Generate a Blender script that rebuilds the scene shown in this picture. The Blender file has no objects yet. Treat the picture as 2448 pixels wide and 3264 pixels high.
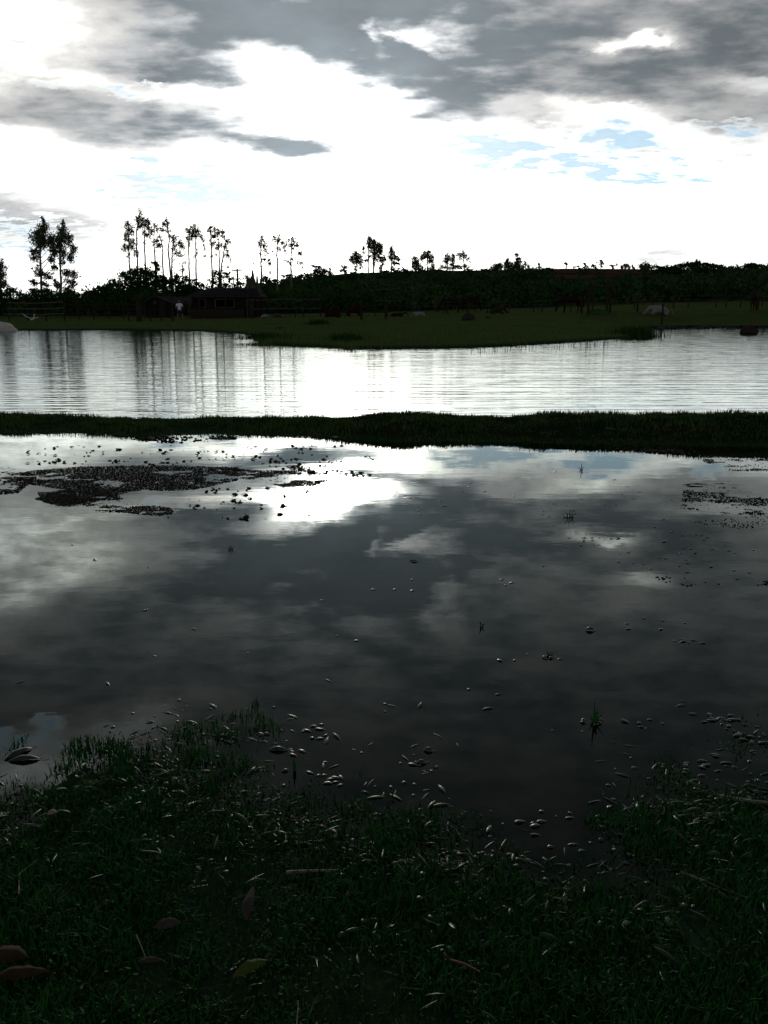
import bpy, math, random
import numpy as np
from mathutils import Vector
random.seed(7)
RNG = np.random.default_rng(11)
scene = bpy.context.scene
COL = scene.collection

# ------------------------------------------------------------------ camera
F = 2600.0                       # focal length in pixels of the 2448 x 3264 photograph
PITCH = math.radians(14.0)
CAM_H = 1.25
cam_data = bpy.data.cameras.new('camera')
cam = bpy.data.objects.new('camera', cam_data)
COL.objects.link(cam)
cam.location = (0, 0, CAM_H)
cam.rotation_euler = (math.radians(90) - PITCH, 0, 0)
cam_data.sensor_fit = 'VERTICAL'
cam_data.sensor_height = 24.0
cam_data.lens = 24.0 * F / 3264.0
cam_data.clip_start = 0.05
cam_data.clip_end = 8000
scene.camera = cam
scene.view_settings.view_transform = 'Standard'
scene.view_settings.look = 'None'
scene.view_settings.gamma = 1
scene.view_settings.use_curve_mapping = False
scene.view_settings.exposure = 0.0

CP, SP = math.cos(PITCH), math.sin(PITCH)
def ray(px, py):
    """direction through a pixel of the photograph, scaled to forward component 1"""
    X = (px - 1224.0) / F
    U = (1632.0 - py) / F
    y = CP + SP * U
    z = -SP + CP * U
    return X / y, 1.0, z / y
def at_y(px, py, y):
    r = ray(px, py)
    return Vector((r[0] * y, y, CAM_H + r[2] * y))
def at_z(px, py, z=0.0):
    r = ray(px, py)
    t = (z - CAM_H) / r[2]
    return Vector((r[0] * t, t, z))
def azel(px, py):
    r = ray(px, py)
    return math.atan2(r[0], 1.0), math.atan2(r[2], math.hypot(r[0], 1.0))

# ------------------------------------------------------------------ sky
SUN_AZ, SUN_EL = azel(1050, 300)
world = bpy.data.worlds.new('World')
scene.world = world
world.use_nodes = True
wt = world.node_tree
for n in list(wt.nodes): wt.nodes.remove(n)
class S:
    """a socket with arithmetic"""
    t = wt
    def __init__(self, s): self.s = s
    def _m(self, op, a, b=None, c=None, clamp=False):
        n = S.t.nodes.new('ShaderNodeMath'); n.operation = op; n.use_clamp = clamp
        for i, v in enumerate((a, b, c)):
            if v is None: continue
            if isinstance(v, S): S.t.links.new(v.s, n.inputs[i])
            else: n.inputs[i].default_value = v
        return S(n.outputs[0])
    def __add__(self, o): return self._m('ADD', self, o)
    def __radd__(self, o): return self._m('ADD', o, self)
    def __sub__(self, o): return self._m('SUBTRACT', self, o)
    def __rsub__(self, o): return self._m('SUBTRACT', o, self)
    def __mul__(self, o): return self._m('MULTIPLY', self, o)
    def __rmul__(self, o): return self._m('MULTIPLY', o, self)
    def __truediv__(self, o): return self._m('DIVIDE', self, o)
    def mad(self, a, b): return self._m('MULTIPLY_ADD', self, a, b)
    def f(self, op, b=None, clamp=False): return self._m(op, self, b, None, clamp)
    def step(self, a, b, lo=0.0, hi=1.0):
        n = S.t.nodes.new('ShaderNodeMapRange'); n.interpolation_type = 'SMOOTHSTEP'
        S.t.links.new(self.s, n.inputs[0])
        n.inputs[1].default_value = a; n.inputs[2].default_value = b
        n.inputs[3].default_value = lo; n.inputs[4].default_value = hi
        return S(n.outputs[0])
def node(kind, **kw):
    n = S.t.nodes.new(kind)
    for k, v in kw.items(): setattr(n, k, v)
    return n
def lk(a, b): S.t.links.new(a.s if isinstance(a, S) else a, b)
def comb(x, y, z):
    n = node('ShaderNodeCombineXYZ')
    for i, v in enumerate((x, y, z)):
        if isinstance(v, S): lk(v, n.inputs[i])
        else: n.inputs[i].default_value = v
    return n.outputs[0]
def noise(vec, scale, detail=6, rough=0.55, lac=2.0, dist=0.0):
    n = node('ShaderNodeTexNoise', noise_dimensions='3D')
    lk(vec, n.inputs['Vector'])
    n.inputs['Scale'].default_value = scale; n.inputs['Detail'].default_value = detail
    n.inputs['Roughness'].default_value = rough; n.inputs['Lacunarity'].default_value = lac
    n.inputs['Distortion'].default_value = dist
    return n
def mixc(fac, a, b):
    n = node('ShaderNodeMix', data_type='RGBA')
    if isinstance(fac, S): lk(fac, n.inputs[0])
    else: n.inputs[0].default_value = fac
    for v, i in ((a, 6), (b, 7)):
        if isinstance(v, tuple): n.inputs[i].default_value = (*v, 1)
        else: lk(v, n.inputs[i])
    return n.outputs[2]
def scalec(c, s):
    n = node('ShaderNodeVectorMath', operation='SCALE')
    if isinstance(c, tuple): n.inputs[0].default_value = c
    else: lk(c, n.inputs[0])
    if isinstance(s, S): lk(s, n.inputs[3])
    else: n.inputs[3].default_value = s
    return n.outputs[0]

tc = node('ShaderNodeTexCoord')
sep = node('ShaderNodeSeparateXYZ'); lk(tc.outputs['Generated'], sep.inputs[0])
dx, dy, dz = (S(o) for o in sep.outputs)
az = dx.f('ARCTAN2', dy)
el = dz.f('ARCSINE')
# cloud layer coordinates: a flat layer seen in perspective
den = dz.f('ABSOLUTE') + 0.16
qx, qy = dx / den, dy / den
q = comb(qx, qy, 0.0)
warp = noise(q, 2.2, 7, 0.6)
wsep = node('ShaderNodeSeparateColor'); lk(warp.outputs['Color'], wsep.inputs[0])
wx, wy = S(wsep.outputs[0]) - 0.5, S(wsep.outputs[1]) - 0.5
elh = el.step(0.12, 0.5, 0.06, 0.16)
P2 = comb(az + wx * (elh * 1.9), el + wy * elh, 0.0)
def blobs(items, start=0.0):
    acc = None
    for cx, cy, rx, ry, rot, w in items:
        # centre and radii in photograph pixels (1659 wide copy)
        k = 1.4756
        a0, e0 = azel(cx * k, cy * k)
        m = node('ShaderNodeMapping', vector_type='TEXTURE')
        m.inputs[1].default_value = (a0, e0, 0)
        m.inputs[2].default_value = (0, 0, math.radians(-rot))
        cc = math.cos(math.radians(14) + e0) ** 2 if cy < 1106 else math.cos(e0 + math.radians(14)) ** 2
        m.inputs[3].default_value = (rx * k / F * 1.8, ry * k / F * max(cc, .35) * 1.8, 1)
        lk(P2, m.inputs[0])
        g = node('ShaderNodeTexGradient', gradient_type='SPHERICAL')
        lk(m.outputs[0], g.inputs[0])
        v = S(g.outputs[1])
        acc = v * w if acc is None else v.mad(w, acc)
    return acc
def refl(items):
    """blobs seen only as reflections: pixel in the water -> pixel of the mirrored ray"""
    out = []
    for cx, cy, rx, ry, rot, w in items:
        k = 1.4756
        r = ray(cx * k, cy * k)
        # mirrored ray projected back on the picture plane (may lie above the frame)
        yy, zz = 1.0, -r[2]
        U = (zz * CP + SP) / (CP - zz * SP)
        t = CP + SP * U
        X = r[0] * t
        out.append(((X * F + 1224) / k, (1632 - U * F) / k, rx * 1.25, ry * 1.8, -rot, w))
    return out
dark = [
 (430, 40, 430, 110, 4, 1.55), (220, 125, 220, 60, 0, 1.35), (700, 90, 170, 40, 4, .8), (760, 40, 90, 90, 0, .7),
 (330, 258, 290, 38, 2, 1.25), (120, 200, 150, 26, -4, .55), (450, 160, 80, 14, 8, .7), (505, 190, 40, 10, 0, .35),
 (300, 295, 150, 28, -5, .6), (560, 240, 90, 18, 0, .8), (40, 255, 70, 18, 0, .5),
 (655, 320, 125, 16, 2, 2.1), (775, 272, 60, 12, 3, 1.0), (265, 397, 56, 13, 8, 1.1), (100, 404, 60, 6, 0, .4),
 (60, 470, 120, 38, 5, 1.4), (20, 560, 120, 30, 0, .35), (230, 345, 60, 12, 0, .4),
 (1010, 100, 190, 75, -5, 1.1), (1330, 40, 380, 70, 4, .85), (1600, 70, 190, 120, 0, .5),
 (1340, 145, 300, 46, -3, .95), (985, 222, 180, 44, 12, 1.7), (900, 262, 110, 16, 0, 1.1),
 (1260, 190, 110, 34, 0, .7), (1560, 210, 150, 38, 10, .95), (1520, 262, 80, 18, 8, .75), (1420, 210, 90, 24, 0, .5),
 (860, 60, 60, 40, 0, .5), (1640, 302, 50, 14, 0, .5), (1200, 250, 30, 8, 0, .35),
 (1425, 549, 70, 9, 0, .55), (850, 222, 22, 8, 0, .5), (1140, 205, 70, 24, 0, .5),
 (1450, 100, 160, 36, 4, .6), (900, 110, 60, 30, 0, .4),
]
light = [
 (1330, 345, 380, 70, 4, .55), (200, 360, 300, 40, 0, .35), (900, 420, 900, 50, 0, .4),
 (885, 97, 38, 12, 0, 1.1), (822, 98, 14, 30, 0, .9), (5, 95, 40, 85, 0, .5), (725, 195, 125, 62, 0, .9),
 (1310, 92, 80, 14, 0, .95), (1380, 85, 70, 14, 0, .8), (1590, 150, 90, 20, 12, .7), (1240, 160, 50, 16, 0, .35),
 (1080, 185, 40, 14, 0, .45), (640, 200, 200, 60, 0, .6), (300, 192, 200, 22, 2, .75), (1400, 235, 200, 16, 0, .4),
 (1490, 190, 60, 22, 0, .4), (560, 130, 70, 14, 0, .4)]
light_above = refl([
 (110, 1215, 170, 44, 0, 1.5), (60, 1300, 90, 60, 0, 1.3), (40, 1120, 160, 30, 0, .7), (300, 1160, 60, 20, 0, .4), (895, 1178, 60, 16, 0, 1.6),
 (950, 1290, 16, 60, -10, .55), (1310, 1172, 60, 20, 0, .9), (1400, 1268, 45, 16, 0, 1.3), (1330, 1330, 60, 20, 0, .35),
 (280, 1570, 150, 50, 10, .45), (100, 1670, 130, 50, 0, 1.5), (330, 1540, 110, 30, 0, .3), (1000, 1620, 140, 50, 0, .22),
 (1140, 1760, 60, 50, 0, .25), (870, 1480, 60, 22, 0, .25), (760, 1400, 60, 40, 0, .1), (1420, 1330, 80, 30, 0, .2), (250, 1280, 60, 30, 0, .25)])
blue_above = refl([(190, 1600, 90, 28, 0, .55), (60, 1610, 60, 14, 0, .35)])
blue = [(450, 412, 190, 40, 0, 1.0), (1350, 300, 110, 22, 10, .95), (1190, 348, 220, 36, 8, .75), (960, 385, 110, 30, 0, .6),
        (1050, 320, 60, 18, 0, .6), (240, 190, 60, 20, 0, .7), (345, 178, 40, 16, 0, .6), (433, 360, 24, 6, -10, .8),
        (320, 345, 60, 8, 0, .7), (50, 520, 140, 50, 0, .6), (590, 412, 70, 16, 0, .5), (1600, 265, 70, 18, 0, .6),
        (60, 185, 60, 12, 0, .5), (1480, 380, 120, 16, 0, .3)]
NB = noise(q, 4.0, 8, 0.56, 2.1)
N1 = S(NB.outputs['Fac']) - 0.5
NC = noise(comb(qx * 0.8, qy * 1.3, 3.0), 12.0, 6, 0.52)
N2 = S(NC.outputs['Fac']) - 0.5
ND = noise(q, 30.0, 6, 0.62)
N3 = S(ND.outputs['Fac']) - 0.5
Fd = (blobs(dark) - blobs(light)) * 0.82
Fd = Fd.f('MAXIMUM', -0.55)
# overhead and outside the frame: the same broken grey cover goes on
cover = el.step(0.26, 0.36) * 0.92
side = az.f('ABSOLUTE').step(0.42, 0.62) * 0.42
cover = cover.f('MAXIMUM', side * el.step(-0.1, 0.2, 0.6, 1.0))
low = noise(q, 0.9, 3, 0.5)
cover = cover * (S(low.outputs['Fac']).step(0.28, 0.62, 0.75, 1.15))
Fd = Fd + cover - blobs(light_above)
Dn = Fd + N1 * 1.7 + N2 * 0.8
Dl = (Dn + N3 * 0.08).step(-0.42, 0.92)
D = 1.0 - (1.0 - Dl) * (1.0 - Dl)          # 0 open .. 1 dark underside
core = (Dn + N2 * 0.9).step(0.35, 1.5)
# blue gaps
Bb = blobs(blue) + blobs(blue_above)
Bn = Bb + (N1 * 1.2 + N2 * 2.4 + N3 * 0.8) * Bb.step(0.02, 0.25)
B = Bn.step(0.12, 0.80)
# light towards the veiled sun
sv = (math.sin(SUN_AZ) * math.cos(SUN_EL), math.cos(SUN_AZ) * math.cos(SUN_EL), math.sin(SUN_EL))
cosang = (dx * sv[0] + dy * sv[1] + dz * sv[2]).f('MINIMUM', 1.0)
th2 = (1.0 - cosang) * 2.0                    # about angle squared
g1 = (th2 * (-1.0 / 0.070 ** 2)).f('EXPONENT')
g2 = (th2 * (-1.0 / 0.135 ** 2)).f('EXPONENT')
g3 = (th2 * (-1.0 / 0.42 ** 2)).f('EXPONENT')
L = (g1 * 20.0 + g2 * 2.6 + g3 * 1.15 + 0.80) * dz.step(.06, .27, 1.9, 1.0)
Lc = L * (N1 * 2.0 + N2 * 2.6 + N3 * 0.7).f('EXPONENT')
bright = scalec(mixc(g3, (.92, .965, .975), (1.0, .95, .86)), Lc)
nish = node('ShaderNodeTexSky', sky_type='NISHITA')
nish.sun_disc = False
nish.sun_elevation = SUN_EL
nish.sun_rotation = SUN_AZ
nish.altitude = 0; nish.air_density = 1; nish.dust_density = 1.5; nish.ozone_density = 1
bluec = scalec(nish.outputs[0], 0.07)
bluec = mixc(0.9, bluec, (.43, .70, .92))      # thin veil scatters the low sun's amber out
skyc = mixc(B * 0.96, bright, bluec)
grey = mixc(core, (.61, .615, .62), (.225, .262, .285))
gl = dz.step(.10, .24, 1.45, .95) * (g3 * .50 + g2 * .5 + .50) * (N1.mad(0.8, 1.0)) * dz.step(.27, .60, 1.0, .52)
# edges of the cover glow where the sun stands behind them
gl = gl + (1.0 - core) * g2 * 1.6
greyc = scalec(mixc(g2, grey, scalec(grey, 1.0)), gl)
final = mixc(D * (1.0 - B * 0.75), skyc, greyc)
# nothing below the horizon but a dull ground tone
belw = el.step(-0.03, 0.0)
final = mixc(belw, (.03, .035, .03), final)
bg = node('ShaderNodeBackground'); lk(final, bg.inputs[0]); bg.inputs[1].default_value = 1.0
ow = node('ShaderNodeOutputWorld'); lk(bg.outputs[0], ow.inputs[0])
world.cycles.sampling_method = 'MANUAL'
world.cycles.sample_map_resolution = 512

sun = bpy.data.lights.new('sun', 'SUN')
sun.energy = 0.5
sun.angle = math.radians(1.3)
sun.color = (1, .93, .82)
sun_o = bpy.data.objects.new('sun', sun)
COL.objects.link(sun_o)
sun_o.rotation_euler = Vector(sv).to_track_quat('Z', 'Y').to_euler()

# ------------------------------------------------------------------ materials
def mat(name, color, rough=0.8, color2=None, scale=8.0, spec=0.3, bump=0.0, bscale=40.0, sheen=0.0):
    m = bpy.data.materials.new(name); m.use_nodes = True
    t = m.node_tree; b = t.nodes['Principled BSDF']
    b.inputs['Roughness'].default_value = rough
    b.inputs['Specular IOR Level'].default_value = spec
    b.inputs['Base Color'].default_value = (*color, 1)
    c = t.nodes.new('ShaderNodeTexCoord')
    if color2:
        n = t.nodes.new('ShaderNodeTexNoise'); n.inputs['Scale'].default_value = scale; n.inputs['Detail'].default_value = 5
        t.links.new(c.outputs['Object'], n.inputs['Vector'])
        r = t.nodes.new('ShaderNodeValToRGB')
        r.color_ramp.elements[0].position = .35; r.color_ramp.elements[1].position = .65
        r.color_ramp.elements[0].color = (*color, 1); r.color_ramp.elements[1].color = (*color2, 1)
        t.links.new(n.outputs['Fac'], r.inputs[0]); t.links.new(r.outputs[0], b.inputs['Base Color'])
    if bump:
        n = t.nodes.new('ShaderNodeTexNoise'); n.inputs['Scale'].default_value = bscale; n.inputs['Detail'].default_value = 6
        t.links.new(c.outputs['Object'], n.inputs['Vector'])
        u = t.nodes.new('ShaderNodeBump'); u.inputs['Strength'].default_value = bump; u.inputs['Distance'].default_value = .02
        t.links.new(n.outputs['Fac'], u.inputs['Height']); t.links.new(u.outputs[0], b.inputs['Normal'])
    return m
M_grass = mat('grass_blade', (.006, .070, .010), .6, (.016, .096, .015), 9, .12)
M_grass2 = mat('grass_bank', (.026, .070, .012), .85, (.060, .088, .024), 3, .1)
M_pasture = mat('pasture_grass', (.058, .104, .028), .85, (.088, .118, .042), .5, .03)
M_weed = mat('weed_leaf', (.004, .040, .008), .38, (.012, .054, .010), 14, .26)
M_pad = mat('floating_leaf', (.010, .024, .012), .32, (.022, .030, .016), 30, .35)
M_soil = mat('wet_soil', (.018, .016, .011), .7, (.030, .026, .016), 6, .3, .6, 60)
M_bark = mat('bark', (.09, .075, .06), .9, (.16, .14, .115), 3, 0.0)
M_bark2 = mat('dark_bark', (.05, .04, .03), .9, (.08, .065, .05), 4, 0.0)
M_euc = mat('eucalyptus_leaf', (.035, .050, .022), .55, (.060, .070, .035), .6, .3)
M_bush = mat('bush_leaf', (.012, .042, .010), .85, (.028, .062, .018), .4, .0)
M_scrub = mat('scrub_leaf', (.016, .048, .014), .85, (.040, .072, .026), .08, .0)
M_palm = mat('palm_leaf', (.04, .06, .025), .6)
M_field = mat('field_soil', (.040, .022, .018), .95, (.058, .034, .028), .12, 0.0)
M_creep = mat('creeping_leaf', (.008, .060, .012), .7, (.022, .085, .018), 12, .08)
M_mat = mat('matted_weed', (.006, .011, .007), .85, (.011, .014, .009), 30, .08)
M_wood = mat('weathered_wood', (.055, .047, .040), .85, (.09, .08, .068), 6, 0.0)
M_post = mat('dark_wood', (.022, .018, .014), .9, (.034, .028, .022), 5, 0.0)
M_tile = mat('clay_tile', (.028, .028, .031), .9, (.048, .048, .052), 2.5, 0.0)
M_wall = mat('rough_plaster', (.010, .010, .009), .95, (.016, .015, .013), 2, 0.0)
M_dark = mat('unlit_opening', (.015, .013, .012), .95)
M_shirt = mat('white_cotton', (.60, .61, .70), .9)
M_cap = mat('red_cloth', (.36, .035, .025), .9)
M_short = mat('navy_cloth', (.012, .014, .025), .9)
M_skin = mat('skin', (.16, .085, .055), .6)
M_print = mat('blue_print', (.05, .07, .22), .9)
M_white = mat('pale_hide', (.19, .187, .18), .9, (.13, .127, .122), 3, 0.0)
M_spot = mat('dark_hide', (.010, .008, .007), .8, (.016, .012, .010), 3, 0.0)
M_brown = mat('brown_hide', (.016, .008, .005), .85, (.024, .012, .008), 3, 0.0)
M_red = mat('red_hide', (.016, .006, .004), .85, (.026, .009, .006), 3, 0.0)
M_tan = mat('tan_hide', (.024, .020, .012), .85, (.034, .028, .018), 3, 0.0)
M_rock = mat('pale_stone', (.50, .49, .47), .9, (.34, .33, .31), 2.4, .3, .8, 9)
M_stone = mat('dark_stone', (.02, .02, .017), .9, (.034, .034, .028), 4, .04, .8, 9)
M_feather = mat('white_feather', (.5, .5, .5), .9)
M_beak = mat('yellow_beak', (.12, .08, .03), .5)
M_dryleaf = mat('dry_leaf', (.022, .013, .007), .85, (.042, .027, .015), 30, .1)
M_greyleaf = mat('grey_leaf', (.030, .026, .022), .85, (.055, .050, .044), 30, .1)
M_yleaf = mat('yellow_leaf', (.035, .055, .003), .7, (.018, .042, .003), 20, .2)
M_straw = mat('straw', (.16, .14, .09), .7)
M_twig = mat('twig_bark', (.10, .085, .07), .75, (.16, .14, .12), 20, .3)
M_redtwig = mat('red_stalk', (.11, .028, .015), .6)
M_cactus = mat('cactus_skin', (.03, .045, .02), .7, (.045, .06, .03), 3)
M_wire = mat('rusty_wire', (.06, .05, .045), .7)

# ------------------------------------------------------------------ mesh helpers
def tag(o, label=None, cat=None, group=None, kind=None):
    if label: o['label'] = label
    if cat: o['category'] = cat
    if group: o['group'] = group
    if kind: o['kind'] = kind
    return o
def link(name, me, m=None, parent=None, smooth=False, loc=None):
    if m is not None and not me.materials: me.materials.append(m)
    o = bpy.data.objects.new(name, me); COL.objects.link(o)
    if parent: o.parent = parent
    if loc is not None: o.location = loc
    if smooth:
        me.polygons.foreach_set('use_smooth', [True] * len(me.polygons))
    return o
def empty(name, loc, rz=0.0):
    o = bpy.data.objects.new(name, None); COL.objects.link(o)
    o.location = loc; o.rotation_euler = (0, 0, rz); o.empty_display_size = .2
    return o
def arrays(name, V, sizes, idx):
    """mesh from numpy arrays: vertices, polygon sizes, flat vertex indices"""
    me = bpy.data.meshes.new(name)
    me.vertices.add(len(V)); me.vertices.foreach_set('co', np.asarray(V, np.float32).ravel())
    me.loops.add(len(idx)); me.loops.foreach_set('vertex_index', np.asarray(idx, np.int32))
    me.polygons.add(len(sizes))
    st = np.concatenate(([0], np.cumsum(sizes)[:-1])).astype(np.int32)
    me.polygons.foreach_set('loop_start', st)
    me.update(calc_edges=True); me.validate()
    return me
class MB:
    def __init__(self): self.v = []; self.f = []
    def add(self, vs, fs):
        b = len(self.v); self.v += [tuple(p) for p in vs]; self.f += [tuple(i + b for i in q) for q in fs]; return self
    def box(self, c, s, rz=0.0, ry=0.0):
        hx, hy, hz = s[0] / 2, s[1] / 2, s[2] / 2
        vs = []
        for x, y, z in [(-hx,-hy,-hz),(hx,-hy,-hz),(hx,hy,-hz),(-hx,hy,-hz),(-hx,-hy,hz),(hx,-hy,hz),(hx,hy,hz),(-hx,hy,hz)]:
            if ry: x, z = x * math.cos(ry) + z * math.sin(ry), -x * math.sin(ry) + z * math.cos(ry)
            if rz: x, y = x * math.cos(rz) - y * math.sin(rz), x * math.sin(rz) + y * math.cos(rz)
            vs.append((x + c[0], y + c[1], z + c[2]))
        return self.add(vs, [(0,3,2,1),(4,5,6,7),(0,1,5,4),(1,2,6,5),(2,3,7,6),(3,0,4,7)])
    def tube(self, pts, rad, n=6):
        pts = [Vector(p) for p in pts]
        if not isinstance(rad, (list, tuple)): rad = [rad] * len(pts)
        rings = []
        for i, p in enumerate(pts):
            d = (pts[min(i + 1, len(pts) - 1)] - pts[max(i - 1, 0)]).normalized()
            a = d.orthogonal().normalized() if abs(d.z) < .9 else Vector((1, 0, 0)).cross(d).normalized()
            b = d.cross(a)
            rings.append([p + (a * math.cos(2 * math.pi * k / n) + b * math.sin(2 * math.pi * k / n)) * rad[i] for k in range(n)])
        vs = [v for r in rings for v in r]
        fs = [(i * n + k, i * n + (k + 1) % n, (i + 1) * n + (k + 1) % n, (i + 1) * n + k) for i in range(len(pts) - 1) for k in range(n)]
        fs += [tuple(reversed(range(n))), tuple((len(pts) - 1) * n + k for k in range(n))]
        return self.add(vs, fs)
    def lump(self, c, r, seed=0, n=10, k=.18, flat=True):
        rr = random.Random(seed); vs = []; m = n // 2
        ph = [rr.uniform(0, 6.28) for _ in range(6)]
        for i in range(m + 1):
            t = math.pi * i / m
            for j in range(n):
                a = 2 * math.pi * j / n
                w = 1 + k * (math.sin(2 * a + ph[0]) * math.sin(t) + .6 * math.sin(3 * a + ph[1] + 2 * t) + .4 * math.sin(5 * t + ph[2] + a))
                vs.append((c[0] + r[0] * w * math.sin(t) * math.cos(a), c[1] + r[1] * w * math.sin(t) * math.sin(a), c[2] + r[2] * w * math.cos(t)))
        return self.add(vs, [(i * n + j, (i + 1) * n + j, (i + 1) * n + (j + 1) % n, i * n + (j + 1) % n) for i in range(m) for j in range(n)])
    def build(self, name, m, parent=None, smooth=False):
        me = bpy.data.meshes.new(name); me.from_pydata(self.v, [], self.f); me.update()
        return link(name, me, m, parent, smooth)

# ------------------------------------------------------------------ ground
def interp(u, pts):
    xs = [p[0] for p in pts]; ys = [p[1] for p in pts]
    return np.interp(u, xs, ys)
NEAR = [(-900, 2560), (-300, 2560), (0, 2560), (120, 2500), (300, 2440), (430, 2405), (640, 2400), (760, 2440), (880, 2520), (960, 2600), (1120, 2660),
        (1340, 2640), (1460, 2700), (1560, 2770), (1760, 2810), (1900, 2780), (1990, 2700), (2100, 2590), (2260, 2500), (2448, 2470), (2800, 2440), (3400, 2420)]
NEARP = [at_z(a, b + 100) for a, b in NEAR]
def near_shore(x): return np.interp(x, [p.x for p in NEARP], [p.y for p in NEARP])
BANKF = [(-900, 1380), (0, 1380), (200, 1384), (420, 1392), (560, 1386), (740, 1388), (900, 1390), (1033, 1397), (1255, 1407), (1476, 1407), (1770, 1413), (2065, 1417),
         (2250, 1421), (2448, 1426), (3300, 1445)]
BANKFP = [at_z(a, b) for a, b in BANKF]
def bank_front(x): return np.interp(x, [p.x for p in BANKFP], [p.y for p in BANKFP])
CREST = [(-900, 1308), (0, 1312), (120, 1318), (300, 1326), (516, 1330), (700, 1324), (885, 1324), (1050, 1327), (1140, 1322), (1225, 1309), (1340, 1311), (1476, 1318), (1600, 1322), (1770, 1314),
         (1900, 1312), (2100, 1314), (2448, 1312), (3300, 1310)]
CRU = [ray(a, b) for a, b in CREST]
def crest_z(x, y): return CAM_H + y * np.interp(x / y, [r[0] for r in CRU], [r[2] for r in CRU]) - .05
FAR = [(-2600, 1056), (-600, 1052), (0, 1053), (400, 1052), (640, 1055), (780, 1064), (812, 1074), (808, 1086), (835, 1096), (900, 1101), (1000, 1106), (1060, 1109), (1100, 1113), (1180, 1111),
       (1230, 1112), (1400, 1110), (1500, 1108), (1600, 1104), (1800, 1092), (1900, 1086), (2000, 1078), (2052, 1069), (2054, 1056), (2066, 1043), (2200, 1041), (2330, 1042), (2448, 1041), (5200, 1041)]
FARP = np.array([tuple(at_z(a, b).xy) for a, b in FAR])
# make the outline wander a little between the traced points
def wander(Pn, amp, step):
    out = [Pn[0]]
    for a, b in zip(Pn[:-1], Pn[1:]):
        n = max(1, int(np.linalg.norm(b - a) / step)); n = min(n, 40)
        for i in range(1, n + 1):
            p = a + (b - a) * i / n
            if i < n: p = p + RNG.normal(0, amp, 2) * np.array([1, .6])
            out.append(p)
    return np.array(out)
FARP = wander(FARP, .10, .8)
FPOLY = np.vstack([FARP, [(4000, 60), (9000, 9000), (-9000, 9000), (-4000, 50)]])
def inside(px, py, poly):
    r = np.zeros(px.shape, bool); n = len(poly)
    for i in range(n):
        x1, y1 = poly[i]; x2, y2 = poly[(i + 1) % n]
        if y1 == y2: continue
        c = ((y1 > py) != (y2 > py)) & (px < (x2 - x1) * (py - y1) / (y2 - y1) + x1)
        r ^= c
    return r
def dist_line(px, py, line):
    d = np.full(px.shape, 1e9)
    for (x1, y1), (x2, y2) in zip(line[:-1], line[1:]):
        vx, vy = x2 - x1, y2 - y1; L2 = vx * vx + vy * vy + 1e-12
        t = np.clip(((px - x1) * vx + (py - y1) * vy) / L2, 0, 1)
        d = np.minimum(d, np.hypot(px - x1 - t * vx, py - y1 - t * vy))
    return d
def sst(x, a, b):
    t = np.clip((x - a) / (b - a), 0, 1); return t * t * (3 - 2 * t)
def vnoise(x, y, s, seed):
    x = np.asarray(x, float) / s; y = np.asarray(y, float) / s
    xi = np.floor(x).astype(np.int64); yi = np.floor(y).astype(np.int64)
    fx = x - xi; fy = y - yi; fx = fx * fx * (3 - 2 * fx); fy = fy * fy * (3 - 2 * fy)
    def h(i, j):
        n = (i * 374761393 + j * 668265263 + seed * 982451653) & 0x7fffffff
        n = ((n ^ (n >> 13)) * 1274126177) & 0x7fffffff
        n = n ^ (n >> 16)
        return (n % 100003) / 100003.0
    return (h(xi, yi) * (1 - fx) + h(xi + 1, yi) * fx) * (1 - fy) + (h(xi, yi + 1) * (1 - fx) + h(xi + 1, yi + 1) * fx) * fy - .5
RIDGE = [(-2600, 955), (0, 952), (500, 950), (760, 945), (840, 918), (900, 903), (1000, 884), (1100, 872), (1300, 864), (1500, 862), (1700, 858), (1820, 856), (2050, 858), (2250, 862), (2448, 864), (5000, 870)]
RR = [ray(a, b) for a, b in RIDGE]
def base_far(x, y):
    u = x / np.maximum(y, 1)
    m = np.interp(u, [-.5, -.25, 0, .2, .32, .5], [.003, .004, .012, .021, .030, .034])
    z = .10 + m * (np.minimum(y, 100) - 40) * (y > 40)
    hr = CAM_H + 220 * np.interp(u, [r[0] for r in RR], [r[2] for r in RR])
    t = np.clip((y - 104) / 116.0, 0, 1)
    t = np.sin(t * math.pi / 2) * .55 + t * t * .45
    zz = z + (hr - z) * t + vnoise(x, y, 14, 3) * 1.2 * (t * (1 - t) * 4)
    return np.where(y > 220, hr - (y - 220) * .01, zz)
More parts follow.
